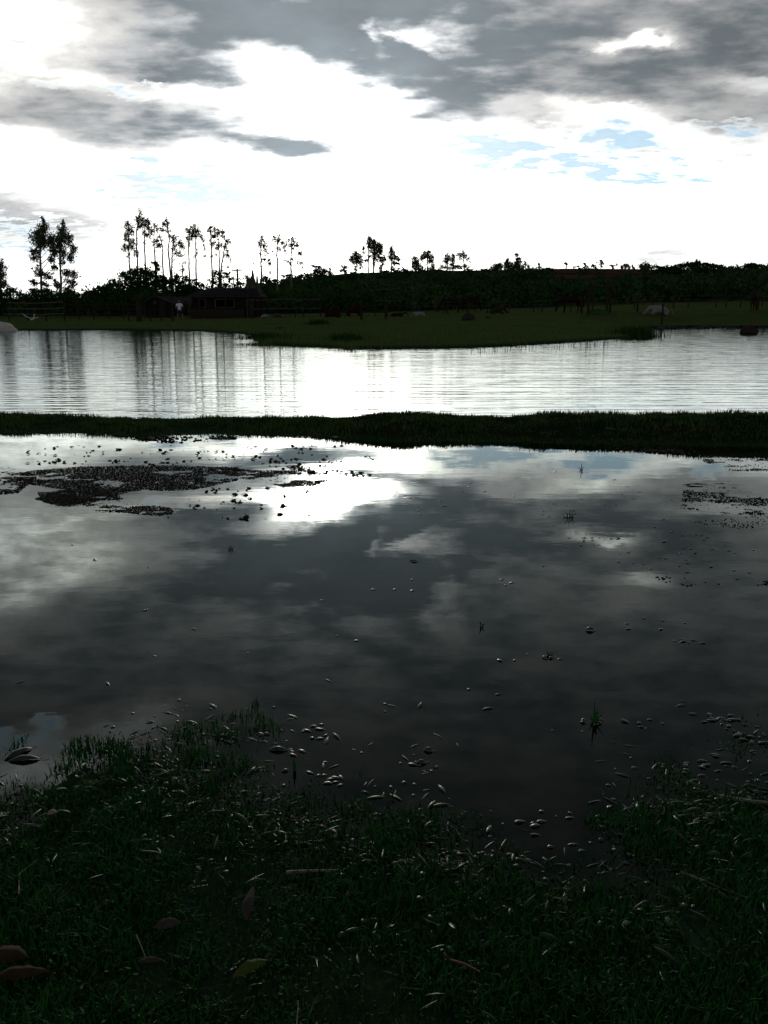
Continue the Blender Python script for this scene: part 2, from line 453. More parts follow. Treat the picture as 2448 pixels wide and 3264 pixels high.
def ground(x, y):
    x = np.asarray(x, float); y = np.asarray(y, float)
    s = near_shore(x) - y
    s = s + vnoise(x, y, .12, 1) * .05 + vnoise(x, y, .4, 2) * .10
    zn = np.where(s > 0, np.minimum(s * .045, .05), np.maximum(s * .06, -.09)) + vnoise(x, y, .06, 5) * .014 + vnoise(x, y, .2, 6) * .02
    # mid bank
    f = bank_front(x) + vnoise(x, y, .5, 9) * .16 + vnoise(x, y, .15, 10) * .06
    yc = f + .75
    cz = crest_z(x, yc)
    t = (y - f) / .75
    zb = np.where(t < 0, np.maximum(t * .10, -.09), np.where(t < 1, cz * np.sin(np.clip(t, 0, 1) * math.pi / 2), cz - (t - 1) ** 2 * .09))
    zb = np.maximum(zb, -.35) + (vnoise(x, y, .22, 12) * .03 + vnoise(x, y, .07, 13) * .012) * (t > 0)
    z = np.where(y < 5.0, zn, zb)
    far = y > 14
    if far.any():
        xf, yf = x[far], y[far]
        near = yf < 72
        d = np.full(xf.shape, 60.0); ins = np.ones(xf.shape, bool)
        d[near] = dist_line(xf[near], yf[near], FARP); ins[near] = inside(xf[near], yf[near], FPOLY)
        edge = np.minimum(d * .35, .10) + np.minimum(d * .02, .06)
        bf = base_far(xf, yf)
        w = sst(d, 0, 9)
        zf = np.where(ins, edge + (bf - .10) * w + (vnoise(xf, yf, 2.2, 21) * .10 + vnoise(xf, yf, .7, 22) * .05) * sst(d, .3, 3), -np.minimum(d * .1, .35))
        z[far] = zf
    return z
def gz(x, y): return float(ground(np.array([x]), np.array([y]))[0])
ys = np.concatenate([np.array([-400, -60, -12, -4, -1.5, -.5]), np.arange(0, 3.6, .035), np.arange(3.6, 7.2, .2), np.arange(7.2, 10.4, .06), np.arange(10.4, 22, .8),
                     np.arange(22, 74, .42), np.arange(74, 104, 1.5), np.arange(104, 226, 3.0), np.array([240, 280, 340, 420, 600, 900, 1500, 2600, 5000])])
us = np.concatenate([np.array([-3.5, -2.2, -1.5, -1.0, -.8, -.68]), np.arange(-.62, .625, .0042), np.array([.68, .8, 1.0, 1.5, 2.2, 3.5])])
W = np.abs(ys) + .5
GX = us[None, :] * W[:, None]; GY = np.repeat(ys[:, None], len(us), 1)
GZ = ground(GX.ravel(), GY.ravel()).reshape(GX.shape)
nr, nc = GX.shape
idx = np.arange(nr * nc).reshape(nr, nc)
quads = np.stack([idx[:-1, :-1], idx[:-1, 1:], idx[1:, 1:], idx[1:, :-1]], -1).reshape(-1, 4)
gm = arrays('ground', np.stack([GX, GY, GZ], -1).reshape(-1, 3), np.full(len(quads), 4), quads.ravel())
M_ground = bpy.data.materials.new('ground_cover'); M_ground.use_nodes = True
S.t = M_ground.node_tree
gb = S.t.nodes['Principled BSDF']; gb.inputs['Roughness'].default_value = .8; gb.inputs['Specular IOR Level'].default_value = .0
geo = node('ShaderNodeNewGeometry')
gs = node('ShaderNodeSeparateXYZ'); lk(geo.outputs['Position'], gs.inputs[0])
gy, gzz = S(gs.outputs[1]), S(gs.outputs[2])
na = noise(geo.outputs['Position'], 3.0, 8, .65); nb = noise(geo.outputs['Position'], .35, 6, .6); nf = noise(geo.outputs['Position'], 45.0, 5, .6)
mud = mixc(S(nf.outputs[0]).step(.35, .65), (.010, .030, .016), (.018, .036, .022))
turf = mixc(S(na.outputs[0]).step(.35, .65), (.006, .016, .005), (.014, .018, .008))
pasture = mixc(S(nb.outputs[0]).step(.35, .65), (.038, .066, .020), (.056, .072, .028))
c1 = mixc((gzz + (S(na.outputs[0]) - .5) * .03).step(.0, .05), mud, turf)
c2 = mixc(gy.step(20, 26), c1, mixc((gzz + (S(na.outputs[0]) - .5) * .06).step(.04, .12), mud, pasture))
hillc = mixc(S(nb.outputs[0]).step(.4, .6), (.010, .028, .008), (.026, .036, .014))
c3 = mixc(gy.step(100, 118), c2, hillc)
lk(c3, gb.inputs['Base Color'])
bu = node('ShaderNodeBump'); bu.inputs['Strength'].default_value = .6; bu.inputs['Distance'].default_value = .01
lk(nf.outputs[0], bu.inputs['Height']); lk(bu.outputs[0], gb.inputs['Normal'])
tag(link('ground', gm, M_ground, smooth=True), kind='structure')

# ------------------------------------------------------------------ water
def sheet(name, x0, x1, y0, y1, z, m):
    me = bpy.data.meshes.new(name)
    me.from_pydata([(x0, y0, z), (x1, y0, z), (x1, y1, z), (x0, y1, z)], [], [(0, 1, 2, 3)])
    return tag(link(name, me, m), kind='structure')
def water_mat(name, clear, layers, rough):
    m = bpy.data.materials.new(name); m.use_nodes = True
    S.t = m.node_tree
    S.t.nodes.remove(S.t.nodes['Principled BSDF'])
    g = node('ShaderNodeNewGeometry')
    h = None
    for kind, sx, sy, rot, scale, amp, detail, dist in layers:
        mp = node('ShaderNodeMapping'); lk(g.outputs['Position'], mp.inputs[0])
        mp.inputs[2].default_value = (0, 0, math.radians(rot)); mp.inputs[3].default_value = (sx, sy, 1)
        if kind == 'n': v = S(noise(mp.outputs[0], scale, detail, .5, 2.0, dist).outputs['Fac'])
        else:
            w = node('ShaderNodeTexWave', wave_type='BANDS', bands_direction='Y', wave_profile='SIN')
            lk(mp.outputs[0], w.inputs[0]); w.inputs['Scale'].default_value = scale; w.inputs['Distortion'].default_value = dist
            w.inputs['Detail'].default_value = detail; w.inputs['Detail Scale'].default_value = 1.2
            v = S(w.outputs['Fac'])
        h = v * amp if h is None else v.mad(amp, h)
    b = node('ShaderNodeBump'); b.inputs['Strength'].default_value = 1.0; b.inputs['Distance'].default_value = 1.0
    lk(h, b.inputs['Height'])
    fr = node('ShaderNodeFresnel'); fr.inputs[0].default_value = 1.33; lk(b.outputs[0], fr.inputs[1])
    gl = node('ShaderNodeBsdfGlossy'); gl.inputs['Roughness'].default_value = rough; gl.inputs[0].default_value = (.82, .885, .865, 1); lk(b.outputs[0], gl.inputs['Normal'])
    if clear:
        un = node('ShaderNodeBsdfTransparent'); un.inputs[0].default_value = (.50, .70, .60, 1)
    else:
        un = node('ShaderNodeBsdfDiffuse'); un.inputs[0].default_value = (.012, .016, .011, 1)
    mx = node('ShaderNodeMixShader'); lk(fr.outputs[0], mx.inputs[0]); lk(un.outputs[0], mx.inputs[1]); lk(gl.outputs[0], mx.inputs[2])
    lk(mx.outputs[0], S.t.nodes['Material Output'].inputs[0])
    return m
M_pool = water_mat('still_water', True, [('n', 1, 1.8, 4, 5.0, .00018, 3, .3), ('n', .6, 2.2, -5, 1.3, .0005, 2, .2)], .006)
M_pond = water_mat('rippled_water', False, [('n', .30, 1.0, 3, 2.6, .0075, 3, .4), ('w', .12, 1.0, -3, 1.1, .0022, 2, 5.0), ('n', .8, 2.0, 2, 5.5, .0012, 3, .4)], .03)
sheet('pool_water', -60, 60, -2, 9.6, 0, M_pool)
sheet('pond_water', -500, 500, 9.6, 90, 0, M_pond)

# ------------------------------------------------------------------ foliage
def leaf_quads(P, size, aspect=.45, droop=0.0, rng=RNG):
    """one small bent quad per point, random orientation"""
    n = len(P)
    a = rng.normal(0, 1, (n, 3)); a[:, 2] -= droop
    a /= np.linalg.norm(a, axis=1)[:, None]
    b = np.cross(a, rng.normal(0, 1, (n, 3))); b /= np.linalg.norm(b, axis=1)[:, None] + 1e-9
    s = size * rng.uniform(.6, 1.35, (n, 1))
    u = a * s * .5; v = b * s * aspect * .5
    V = np.stack([P - u, P + v, P + u, P - v], 1).reshape(-1, 3)
    return V, np.full(n, 4), np.arange(n * 4)
def clump_points(c, r, n, rng=RNG, sub=None):
    """points gathered in sub-clumps inside an ellipsoid"""
    k = sub or max(5, n // 14)
    d = rng.normal(0, 1, (k, 3)); d /= np.linalg.norm(d, axis=1)[:, None]
    cc = d * (rng.uniform(0, 1, (k, 1)) ** .45)
    w = rng.integers(0, k, n)
    p = cc[w] * .92 + rng.normal(0, .24 if sub is None else .17, (n, 3))
    return np.array(c) + p * np.array(r)
def px_blob(cx, cy, rx, ry, y):
    c = at_y(cx, cy, y)
    a = at_y(cx + rx, cy, y).x - c.x; b = at_y(cx, cy - ry, y).z - c.z
    return c, a, b
def make_tree(name, label, cat, group, trunk_px, blobs_px, y, leaf=.42, dens=16.0, mleaf=None, mbark=None, r0=.20, droop=.5, depth=.9, wood_branch=True):
    """trunk_px from the foot up; blobs_px ellipses of leaf clumps, all in photograph pixels at distance y"""
    pts = [at_y(a, b, y) for a, b in trunk_px]
    zb = gz(pts[0].x, y) - .1
    base = Vector((pts[0].x, y, zb))
    root = empty(name, base)
    tag(root, label, cat, group)
    if pts[0].z > zb + .2: pts = [base] + pts
    else: pts[0] = base
    n = len(pts)
    pts = [p + Vector((0, random.uniform(-.3, .3) if 0 < i else 0, 0)) for i, p in enumerate(pts)]
    mb = MB()
    # densify
    dn = []
    for a, b in zip(pts[:-1], pts[1:]):
        for k in range(4):
            q_ = a.lerp(b, k / 4)
            if dn: q_ = q_ + Vector((random.uniform(-.04, .04), random.uniform(-.04, .04), 0))
            dn.append(q_)
    dn.append(pts[-1])
    L_ = len(dn)
    mb.tube([p - base for p in dn], [r0 * (1 - .62 * i / (L_ - 1)) for i in range(L_)], 7)
    V = []; 
    allp = []
    for bl in blobs_px:
        cx, cy, rx, ry = bl[:4]; dk = bl[4] if len(bl) > 4 else 1.0
        c, a, b = px_blob(cx, cy, rx * 1.30, ry * 1.22, y)
        c.y += random.uniform(-.5, .5) * a
        num = int(max(14, dens * 12.5 * dk * a * b * math.pi / (leaf * leaf) * .42))
        allp.append(clump_points(c - base, (a, a * depth, b), num))
        if wood_branch:
            # limb from the trunk, leaving a bit below the clump
            tz = c.z - b * .6 - abs(c.x - dn[L_ // 2].x) * .6
            st = min(dn, key=lambda p: abs(p.z - tz))
            mid = st.lerp(c, .5) + Vector((0, 0, b * .15))
            mb.tube([st - base, mid - base, c + Vector((0, 0, b * .4)) - base], [r0 * .30, r0 * .22, r0 * .10], 5)
    mb.build('trunk', mbark or M_bark, root)
    P_ = np.vstack(allp)
    V, sz, ix = leaf_quads(P_, leaf, .5, droop)
    link('crown', arrays('crown', V, sz, ix), mleaf or M_euc, root)
    return root
def c1(*b): return [(p[0] / 2.592, 620 + p[1] / 2.592) + tuple(v / 2.592 for v in p[2:4]) + tuple(p[4:]) for p in b]
def c2(*b): return [(560 + p[0] / 2.592, 620 + p[1] / 2.592) + tuple(v / 2.592 for v in p[2:4]) + tuple(p[4:]) for p in b]
def c3(*b): return [(1150 + p[0] / 2.552, 740 + p[1] / 2.552) + tuple(v / 2.552 for v in p[2:4]) + tuple(p[4:]) for p in b]
def c4(*b): return [(1750 + p[0] / 2.377, 780 + p[1] / 2.377) + tuple(v / 2.377 for v in p[2:4]) + tuple(p[4:]) for p in b]
GE = 'tall eucalyptus trees on the skyline'
def euc(label, tr, bl, y, **k): return make_tree('eucalyptus_tree', label, 'tree', GE, tr, bl, y, **k)
DN = dict(leaf=.28, dens=2.9)
euc('tall slender tree cut off by the left edge of the photo', c1((14, 900), (8, 760), (-6, 600), (-10, 520)), c1((-20, 560, 40, 50), (12, 600, 34, 42), (0, 690, 40, 55), (28, 740, 34, 34), (-30, 640, 40, 60)), 118, **DN)
euc('tallest full-crowned tree at far left, pointed dark crown', c1((345, 870), (340, 680), (332, 480), (345, 330), (360, 195)),
    c1((362, 225, 14, 36), (350, 275, 34, 42), (338, 340, 60, 50), (318, 395, 50, 52), (372, 390, 42, 60), (282, 465, 36, 34), (290, 525, 30, 30), (425, 365, 24, 46), (432, 440, 28, 46), (448, 495, 24, 34), (418, 540, 26, 28), (440, 598, 28, 26), (318, 635, 30, 42), (372, 655, 52, 24), (400, 690, 32, 16), (355, 740, 40, 24), (270, 735, 30, 30), (255, 610, 12, 8)), 118, **DN)
euc('full-crowned dark tree standing right of the tallest far-left tree', c1((508, 870), (506, 700), (500, 520), (508, 380), (520, 225)),
    c1((520, 250, 13, 32), (520, 300, 34, 40), (505, 360, 46, 46), (562, 370, 38, 48), (470, 400, 30, 30), (492, 440, 34, 36), (522, 490, 28, 48), (602, 455, 26, 46), (588, 530, 30, 38), (512, 560, 20, 30), (545, 640, 30, 34), (602, 660, 44, 34), (585, 720, 40, 18), (470, 740, 28, 46), (610, 745, 30, 22), (560, 780, 40, 30)), 118, **DN)
DE = dict(leaf=.28, dens=1.4)
euc('leftmost tree of the skyline row, crown in two tiers above the round bush', c1((1075, 760), (1068, 600), (1062, 470), (1062, 240)),
    c1((1058, 255, 28, 30), (1052, 305, 38, 36), (1088, 300, 22, 48), (1030, 345, 24, 26), (1078, 385, 44, 30), (1062, 430, 38, 34), (1012, 440, 22, 36), (1096, 445, 38, 30), (1128, 490, 26, 24), (1060, 505, 18, 16), (1104, 380, 20, 34)), 140, **DE)
euc('highest tree of the skyline row with a leaning narrow crown', c1((1138, 720), (1135, 560), (1130, 300), (1158, 140)),
    c1((1160, 150, 14, 26), (1150, 185, 30, 34), (1172, 215, 32, 36), (1150, 245, 28, 34), (1178, 265, 26, 24), (1135, 225, 14, 50)), 142, **DE)
euc('tree with crown right beside the highest skyline tree, clean trunk over the bush', c1((1208, 720), (1200, 560), (1190, 350), (1196, 200)),
    c1((1222, 215, 26, 30), (1205, 245, 28, 34), (1232, 270, 26, 32), (1240, 320, 30, 36), (1190, 320, 22, 28), (1192, 400, 16, 22, .6), (1222, 350, 16, 20)), 146, **DE)
euc('thin tree in the skyline gap with a small drooping crown', c1((1282, 720), (1278, 560), (1272, 400), (1278, 240)),
    c1((1280, 268, 26, 26), (1262, 300, 20, 20), (1295, 300, 12, 24), (1290, 385, 24, 24), (1272, 420, 14, 14), (1315, 425, 22, 18)), 148, **DE)
euc('thin curved tree with a wispy crown above the right end of the bush', c1((1352, 760), (1348, 600), (1340, 430), (1312, 340)),
    c1((1318, 350, 18, 18), (1338, 380, 16, 14), (1300, 380, 20, 24), (1328, 420, 20, 16), (1306, 425, 20, 12)), 150, **DE)
euc('bare-stemmed leaning tree with a small high crown and pointed tip', c1((1418, 790), (1410, 640), (1390, 450), (1404, 370), (1370, 200)),
    c1((1364, 205, 12, 22), (1360, 240, 26, 26), (1384, 250, 18, 38), (1342, 285, 26, 24), (1386, 300, 20, 26), (1402, 350, 14, 30)), 144, **DE)
euc('tree with a wide dark crown leaning right in the skyline row', c1((1432, 790), (1422, 640), (1418, 480), (1432, 340)),
    c1((1432, 345, 22, 28), (1458, 360, 28, 26), (1440, 395, 26, 28), (1482, 395, 30, 28), (1506, 425, 26, 36), (1436, 440, 22, 30), (1462, 470, 30, 22), (1482, 505, 34, 18), (1424, 540, 14, 24, .6), (1425, 590, 12, 14, .5)), 146, **DE)
euc('left tree of the touching pair with slim parallel trunks', c1((1566, 800), (1560, 600), (1556, 420), (1572, 270)),
    c1((1582, 262, 14, 16), (1572, 295, 30, 28), (1552, 330, 28, 30), (1560, 370, 28, 28), (1586, 335, 20, 40), (1565, 425, 14, 22, .5)), 146, **DE)
euc('right tree of the touching pair with slim parallel trunks', c2((175, 800), (170, 600), (166, 420), (162, 262)),
    c2((162, 258, 18, 18), (165, 295, 38, 30), (190, 325, 30, 34), (145, 330, 24, 34), (212, 360, 20, 34), (232, 395, 14, 30), (236, 460, 14, 34, .7), (240, 510, 18, 16, .8), (185, 470, 12, 22, .6), (150, 510, 14, 18, .6)), 146, **DE)
euc('narrow tree left of the utility pole with leaves down its trunk', c2((308, 800), (300, 620), (295, 420), (290, 275)),
    c2((290, 280, 24, 20), (285, 315, 24, 30), (300, 350, 18, 26), (290, 390, 16, 30), (300, 430, 14, 26, .6), (312, 505, 26, 14, .8)), 144, **DE)
euc('round-crowned tree just left of the utility pole', c2((362, 790), (360, 620), (358, 470), (345, 290)),
    c2((335, 295, 28, 22), (372, 305, 30, 22), (345, 335, 36, 32), (385, 340, 20, 30), (322, 350, 16, 26), (335, 415, 30, 26), (368, 415, 24, 28), (350, 450, 24, 14)), 144, **DE)
euc('tree with drooping leaf tufts down its right side, nearest the utility pole', c2((372, 780), (376, 640), (392, 500), (418, 370)),
    c2((425, 378, 30, 22), (438, 395, 18, 20), (412, 420, 16, 20), (410, 450, 20, 22), (412, 505, 24, 22), (440, 500, 20, 20), (452, 545, 12, 26), (442, 600, 14, 12), (425, 470, 12, 20)), 147, **DE)
euc('pointed tree between the cactus and the hill, leaves falling to the right', c2((710, 800), (706, 600), (704, 480), (716, 335)),
    c2((716, 350, 16, 22), (722, 380, 32, 26), (708, 415, 28, 28), (742, 415, 24, 30), (742, 460, 18, 26), (746, 490, 18, 14), (690, 490, 16, 12, .6), (728, 545, 24, 16), (762, 550, 24, 26), (782, 575, 10, 12), (790, 640, 18, 14), (645, 575, 10, 6, .6)), 142, **DE)
euc('tree with two rounded tufts at the foot of the hill', c2((842, 760), (840, 600), (836, 480), (842, 360)),
    c2((815, 350, 18, 16), (855, 350, 22, 18), (815, 385, 26, 24), (858, 385, 26, 28), (885, 400, 28, 24), (905, 430, 20, 30), (848, 455, 20, 22), (908, 470, 12, 18), (795, 468, 8, 14, .7)), 144, **DE)
euc('loose broad-crowned tree on the left slope of the hill', c2((956, 740), (954, 640), (952, 540), (960, 360)),
    c2((958, 365, 22, 20), (985, 385, 22, 22), (940, 385, 22, 20), (962, 420, 38, 26), (1000, 425, 20, 20), (975, 450, 24, 14), (1018, 480, 26, 22), (1038, 490, 16, 14), (935, 555, 22, 20), (955, 540, 14, 18), (1030, 570, 24, 22), (1048, 605, 12, 12), (1005, 560, 14, 12, .6), (900, 545, 8, 8, .6)), 142, **DE)
GR = 'trees standing on the ridge'
RD = 200
DR = dict(leaf=.34, dens=3.0, r0=.2)
def ridge(label, tr, bl, **k):
    kk = dict(DR); kk.update(k)
    return make_tree('ridge_tree', label, 'tree', GR, tr, bl, kk.pop('y', RD), **kk)
ridge('small wispy tree on the ridge left of the rounded tree', c2((1395, 690), (1396, 640), (1396, 590)), c2((1396, 600, 26, 22, .7), (1385, 625, 24, 20, .7), (1410, 635, 20, 16, .7)))
ridge('rounded medium tree left of the ridge\'s largest clump', c2((1490, 690), (1490, 600), (1490, 480)), c2((1488, 485, 24, 16), (1478, 515, 36, 24), (1510, 520, 34, 26), (1455, 540, 20, 24), (1535, 560, 20, 22), (1495, 560, 36, 22), (1490, 610, 16, 24, .6), (1540, 600, 16, 20, .5)))
ridge('ridge\'s tallest tree, left trunk of the twin clump', c3((60, 370), (60, 240), (68, 60)), c3((70, 48, 14, 18), (78, 75, 30, 28), (58, 100, 20, 24), (25, 130, 14, 20), (30, 162, 12, 10), (52, 228, 20, 18), (68, 205, 18, 14)))
ridge('dense twin tree right of the ridge\'s tallest trunk', c3((102, 360), (104, 240), (112, 70)), c3((112, 78, 20, 24), (105, 118, 44, 36), (140, 105, 28, 28), (160, 135, 26, 32), (115, 165, 36, 34), (128, 205, 28, 34), (105, 255, 14, 30), (150, 150, 22, 28)))
ridge('low side tree under the right of the twin ridge clump', c3((170, 350), (168, 290), (178, 200)), c3((180, 205, 22, 20), (165, 235, 22, 18), (195, 225, 16, 14), (165, 290, 18, 16, .7), (178, 265, 14, 14)))
ridge('slim tree standing alone right of the twin ridge clump', c3((248, 360), (248, 240), (252, 120)), c3((253, 130, 16, 16), (254, 165, 26, 28), (240, 205, 22, 26), (268, 200, 24, 22), (296, 215, 20, 22), (292, 260, 22, 18), (265, 245, 18, 20, .7), (285, 295, 32, 12, .5), (250, 290, 14, 20, .5)))
ridge('bushy tree at left of the middle ridge group', c3((452, 350), (446, 280), (440, 200)), c3((440, 205, 20, 16), (436, 235, 28, 22), (425, 262, 18, 20), (462, 255, 16, 24), (478, 285, 20, 24), (445, 290, 20, 16, .6)), dens=3.2)
ridge('forked dark tree right in the middle ridge group', c3((545, 350), (540, 270), (548, 160)), c3((520, 165, 12, 18), (552, 165, 18, 18), (512, 205, 26, 22), (548, 195, 26, 24), (578, 210, 16, 26), (560, 235, 20, 20), (585, 270, 14, 28), (575, 300, 26, 18), (495, 215, 10, 24)), dens=3.2)
ridge('left tree of the right-hand ridge trio with a round top', c3((700, 350), (704, 270), (708, 180)), c3((710, 190, 20, 20), (702, 222, 28, 24), (690, 250, 18, 16, .6), (655, 285, 28, 18, .6), (700, 290, 28, 16, .6)))
ridge('middle tree of the right-hand ridge trio, dark narrow crown', c3((750, 350), (750, 270), (750, 180)), c3((750, 192, 14, 14), (750, 222, 22, 26), (740, 262, 18, 24, .7), (745, 295, 26, 20, .8)))
ridge('right tree of the trio with thin sunlit foliage and pointed twig', c3((845, 350), (840, 270), (828, 150)), c3((828, 155, 6, 16, .7), (795, 185, 22, 18, .7), (838, 178, 26, 20, .7), (850, 200, 16, 20, .6), (878, 235, 14, 24, .6), (855, 270, 22, 14, .6), (800, 285, 32, 18), (815, 215, 20, 14, .5)))
ridge('low rounded tree starting the ridge\'s far group', c3((1112, 350), (1110, 300), (1108, 265)), c3((1108, 265, 32, 14), (1095, 290, 30, 22), (1128, 290, 24, 24), (1075, 300, 20, 14)), dens=4, y=210)
ridge('middle dark conical tree of the ridge\'s far group', c3((1198, 350), (1196, 290), (1192, 220)), c3((1192, 225, 14, 14), (1195, 255, 28, 20), (1180, 280, 28, 20), (1215, 280, 24, 20)), dens=4, y=210)
ridge('round-topped tallest tree of the ridge\'s far group', c3((1278, 350), (1276, 290), (1272, 180)), c3((1272, 185, 16, 15), (1272, 220, 18, 16), (1262, 250, 18, 20), (1292, 240, 16, 24), (1280, 275, 30, 22)), dens=4, y=210)
ridge('thin see-through tree after the ridge\'s far group', c3((1345, 350), (1340, 300), (1332, 245)), c3((1330, 248, 18, 10, .5), (1345, 270, 22, 16, .45), (1368, 285, 12, 24, .6)), y=210)
ridge('tiny dark pointed tree alone on the bare ridge', c3((1450, 330), (1450, 300), (1448, 255)), c3((1448, 265, 9, 14), (1450, 288, 15, 12)), dens=4, y=212)
GT = 'small trees along the ploughed skyline'
def tiny(label, x, yb, yt, bl, name='ridge_tree', **k):
    return make_tree(name, label, 'tree', GT, c4((x, yb + 18), (x, yb), (x, yt)), c4(*bl), 216, leaf=.42, dens=3.2, r0=.12, **k)
def palm(label, x, yb, yc, r):
    """a palm: bare stem and a head of arching fronds"""
    base = at_y(*c4((x, yb + 10))[0], 216); top = at_y(*c4((x, yc))[0], 216)
    zb = gz(base.x, 216); root = empty('palm_tree', (base.x, 216, zb)); tag(root, label, 'palm tree', 'palms on the ploughed skyline')
    h = top.z - zb; R_ = r / 2.377 / F * 216
    MB().tube([(0, 0, -.2), (.1, 0, h * .5), (top.x - base.x, 0, h)], [.16, .13, .11], 6).build('trunk', M_bark, root)
    mb = MB()
    for i in range(16):
        a = i * 2.4; e = .3 + .7 * ((i * 7) % 5) / 4
        p = [Vector((top.x - base.x, 0, h))]
        for k in range(1, 5):
            t = k / 4
            p.append(p[0] + Vector((math.cos(a) * R_ * t, math.sin(a) * R_ * t, R_ * (e * 1.3 * t - 1.5 * t * t * .9))))
        for u, v in zip(p[:-1], p[1:]):
            w = Vector((-math.sin(a), math.cos(a), 0)) * .16
            mb.add([u - w, u + w, v + w, v - w], [(0, 1, 2, 3)])
            w = Vector((0, 0, .14))
            mb.add([u - w, u + w, v + w, v - w], [(0, 1, 2, 3)])
    mb.build('frond_head', M_palm, root)
palm('taller left palm on the ploughed skyline', 128, 183, 140, 15)
palm('second palm on the ploughed skyline, narrower head', 270, 183, 142, 11)
tiny('tiny round shrub between the two skyline palms', 222, 182, 162, [(222, 163, 10, 9)], 'skyline_shrub')
tiny('tiniest bush on the skyline left of the second palm', 190, 182, 174, [(190, 173, 10, 6)], 'skyline_shrub')
tiny('leaning small bush just right of the second palm', 286, 182, 168, [(288, 164, 10, 10), (268, 174, 9, 7)], 'skyline_shrub')
tiny('narrow upright skyline tree with loose crown', 395, 184, 118, [(388, 125, 8, 10), (402, 125, 8, 12), (395, 145, 14, 12), (398, 165, 9, 9)])
tiny('spiky little skyline tree right of the narrow one', 484, 186, 152, [(482, 158, 17, 9), (488, 172, 13, 10), (510, 150, 7, 8)])
tiny('dark bushy skyline tree with three points', 578, 188, 145, [(572, 150, 10, 12), (560, 170, 14, 14), (586, 165, 14, 18), (608, 172, 9, 14)])
tiny('low tuft right of the three-pointed skyline tree', 632, 188, 160, [(630, 160, 6, 12), (640, 175, 14, 10)], 'skyline_shrub')
tiny('round-crowned dark tree on the right of the ploughed skyline', 725, 192, 140, [(725, 148, 22, 12), (705, 162, 26, 14), (745, 162, 24, 15), (725, 178, 34, 12), (730, 130, 6, 6)])
tiny('small upright bush right of the round-crowned skyline tree', 780, 192, 170, [(780, 176, 7, 12)], 'skyline_shrub')
GW = 'crowns of the wood on the right skyline'
def wood(label, x, yt, bl, yb=235):
    return make_tree('broadleaf_tree', label, 'tree', GW, c4((x, yb), (x, (yb + yt) / 2), (x, yt + 8)), c4(*bl), 190, leaf=.55, dens=4.0, r0=.2, mleaf=M_bush, mbark=M_bark2, droop=.1)
wood('low crown at the left end of the right-hand wood', 835, 162, [(835, 175, 30, 14), (870, 185, 40, 18), (850, 205, 50, 20)])
wood('small crown third from the left in the right-hand wood', 905, 165, [(905, 178, 28, 16), (915, 200, 40, 20)])
wood('broad flat crown in the right-hand wood left of the feathery one', 975, 150, [(970, 168, 50, 16), (1000, 160, 34, 14), (980, 195, 60, 24)])
wood('high domed crown of the right-hand wood under feathery tips', 1080, 128, [(1070, 145, 46, 18), (1110, 150, 36, 18), (1080, 180, 70, 26), (1070, 215, 70, 24)])
wood('feathery pointed crown breaking the right-hand wood\'s outline', 1125, 115, [(1116, 128, 8, 12), (1136, 132, 8, 10), (1125, 145, 22, 14), (1130, 180, 30, 30)])
wood('flat rounded crown right of the feathery one', 1192, 138, [(1190, 145, 18, 8), (1200, 162, 50, 18), (1200, 200, 60, 26)])
wood('wide crown sloping down in the middle of the right-hand wood', 1300, 155, [(1270, 165, 34, 14), (1315, 172, 40, 18), (1340, 190, 30, 18), (1290, 205, 70, 28)])
wood('ragged small crown in the dip of the right-hand wood', 1412, 162, [(1400, 178, 26, 14), (1435, 170, 16, 14), (1412, 205, 40, 24)])
wood('largest domed crown near the right edge of the skyline', 1540, 145, [(1510, 165, 40, 18), (1560, 165, 44, 20), (1540, 155, 40, 12), (1540, 200, 80, 34)])
wood('crown at the right edge of the photo on the skyline', 1640, 158, [(1625, 168, 20, 12), (1660, 172, 34, 18), (1650, 205, 50, 28)])

# bushes and trees behind the cabin
GB = 'bushes and low trees behind the cabin'
def bush(label, x, bl, y, yb=None, name='bush', cat='bush', leaf=.30, dens=2.6, cf=c1, ml=None, **k):
    top = min(b[1] - b[3] * .3 for b in bl)
    return make_tree(name, label, cat, GB, cf((x, yb or 980), (x + 3, (top + 980) / 2), (x - 2, top)), cf(*bl), y, leaf=leaf, dens=dens, r0=.16, mleaf=ml or M_bush, mbark=M_bark2, droop=.1, **k)
bush('large dark rounded tree behind the small gabled shed', 1160, [(1160, 640, 60, 40), (1090, 640, 40, 34), (1225, 640, 50, 36), (1040, 690, 60, 50), (1280, 680, 50, 44), (1160, 710, 110, 60), (1330, 720, 54, 40), (1380, 740, 40, 36), (1000, 750, 60, 44), (1240, 760, 120, 50), (1100, 790, 120, 60), (1010, 645, 20, 24), (1360, 690, 36, 20, .7), (1040, 850, 110, 60), (1260, 850, 140, 60)], 92, name='broad_tree', cat='tree')
bush('ragged shrub sloping down left of the large rounded tree', 900, [(940, 735, 40, 30), (890, 755, 44, 30), (850, 790, 60, 34), (930, 800, 70, 40), (900, 870, 120, 60), (800, 810, 40, 24, .7)], 96)
bush('thorny low shrub with bare twigs, right of the far-left tall trees', 730, [(720, 800, 60, 16, .8), (760, 820, 50, 20), (700, 850, 90, 34), (740, 880, 100, 50), (660, 830, 20, 14, .6)], 100)
bush('dense hedge clump under the right far-left tall tree', 560, [(560, 810, 56, 24), (600, 830, 50, 24), (520, 840, 60, 30), (570, 880, 110, 50), (390, 790, 30, 20), (400, 810, 50, 24), (430, 860, 100, 50)], 102)
bush('hedge clump under the tallest far-left tree', 290, [(275, 790, 36, 22), (300, 820, 60, 30), (230, 840, 60, 30), (280, 880, 110, 50), (380, 840, 60, 30)], 102)
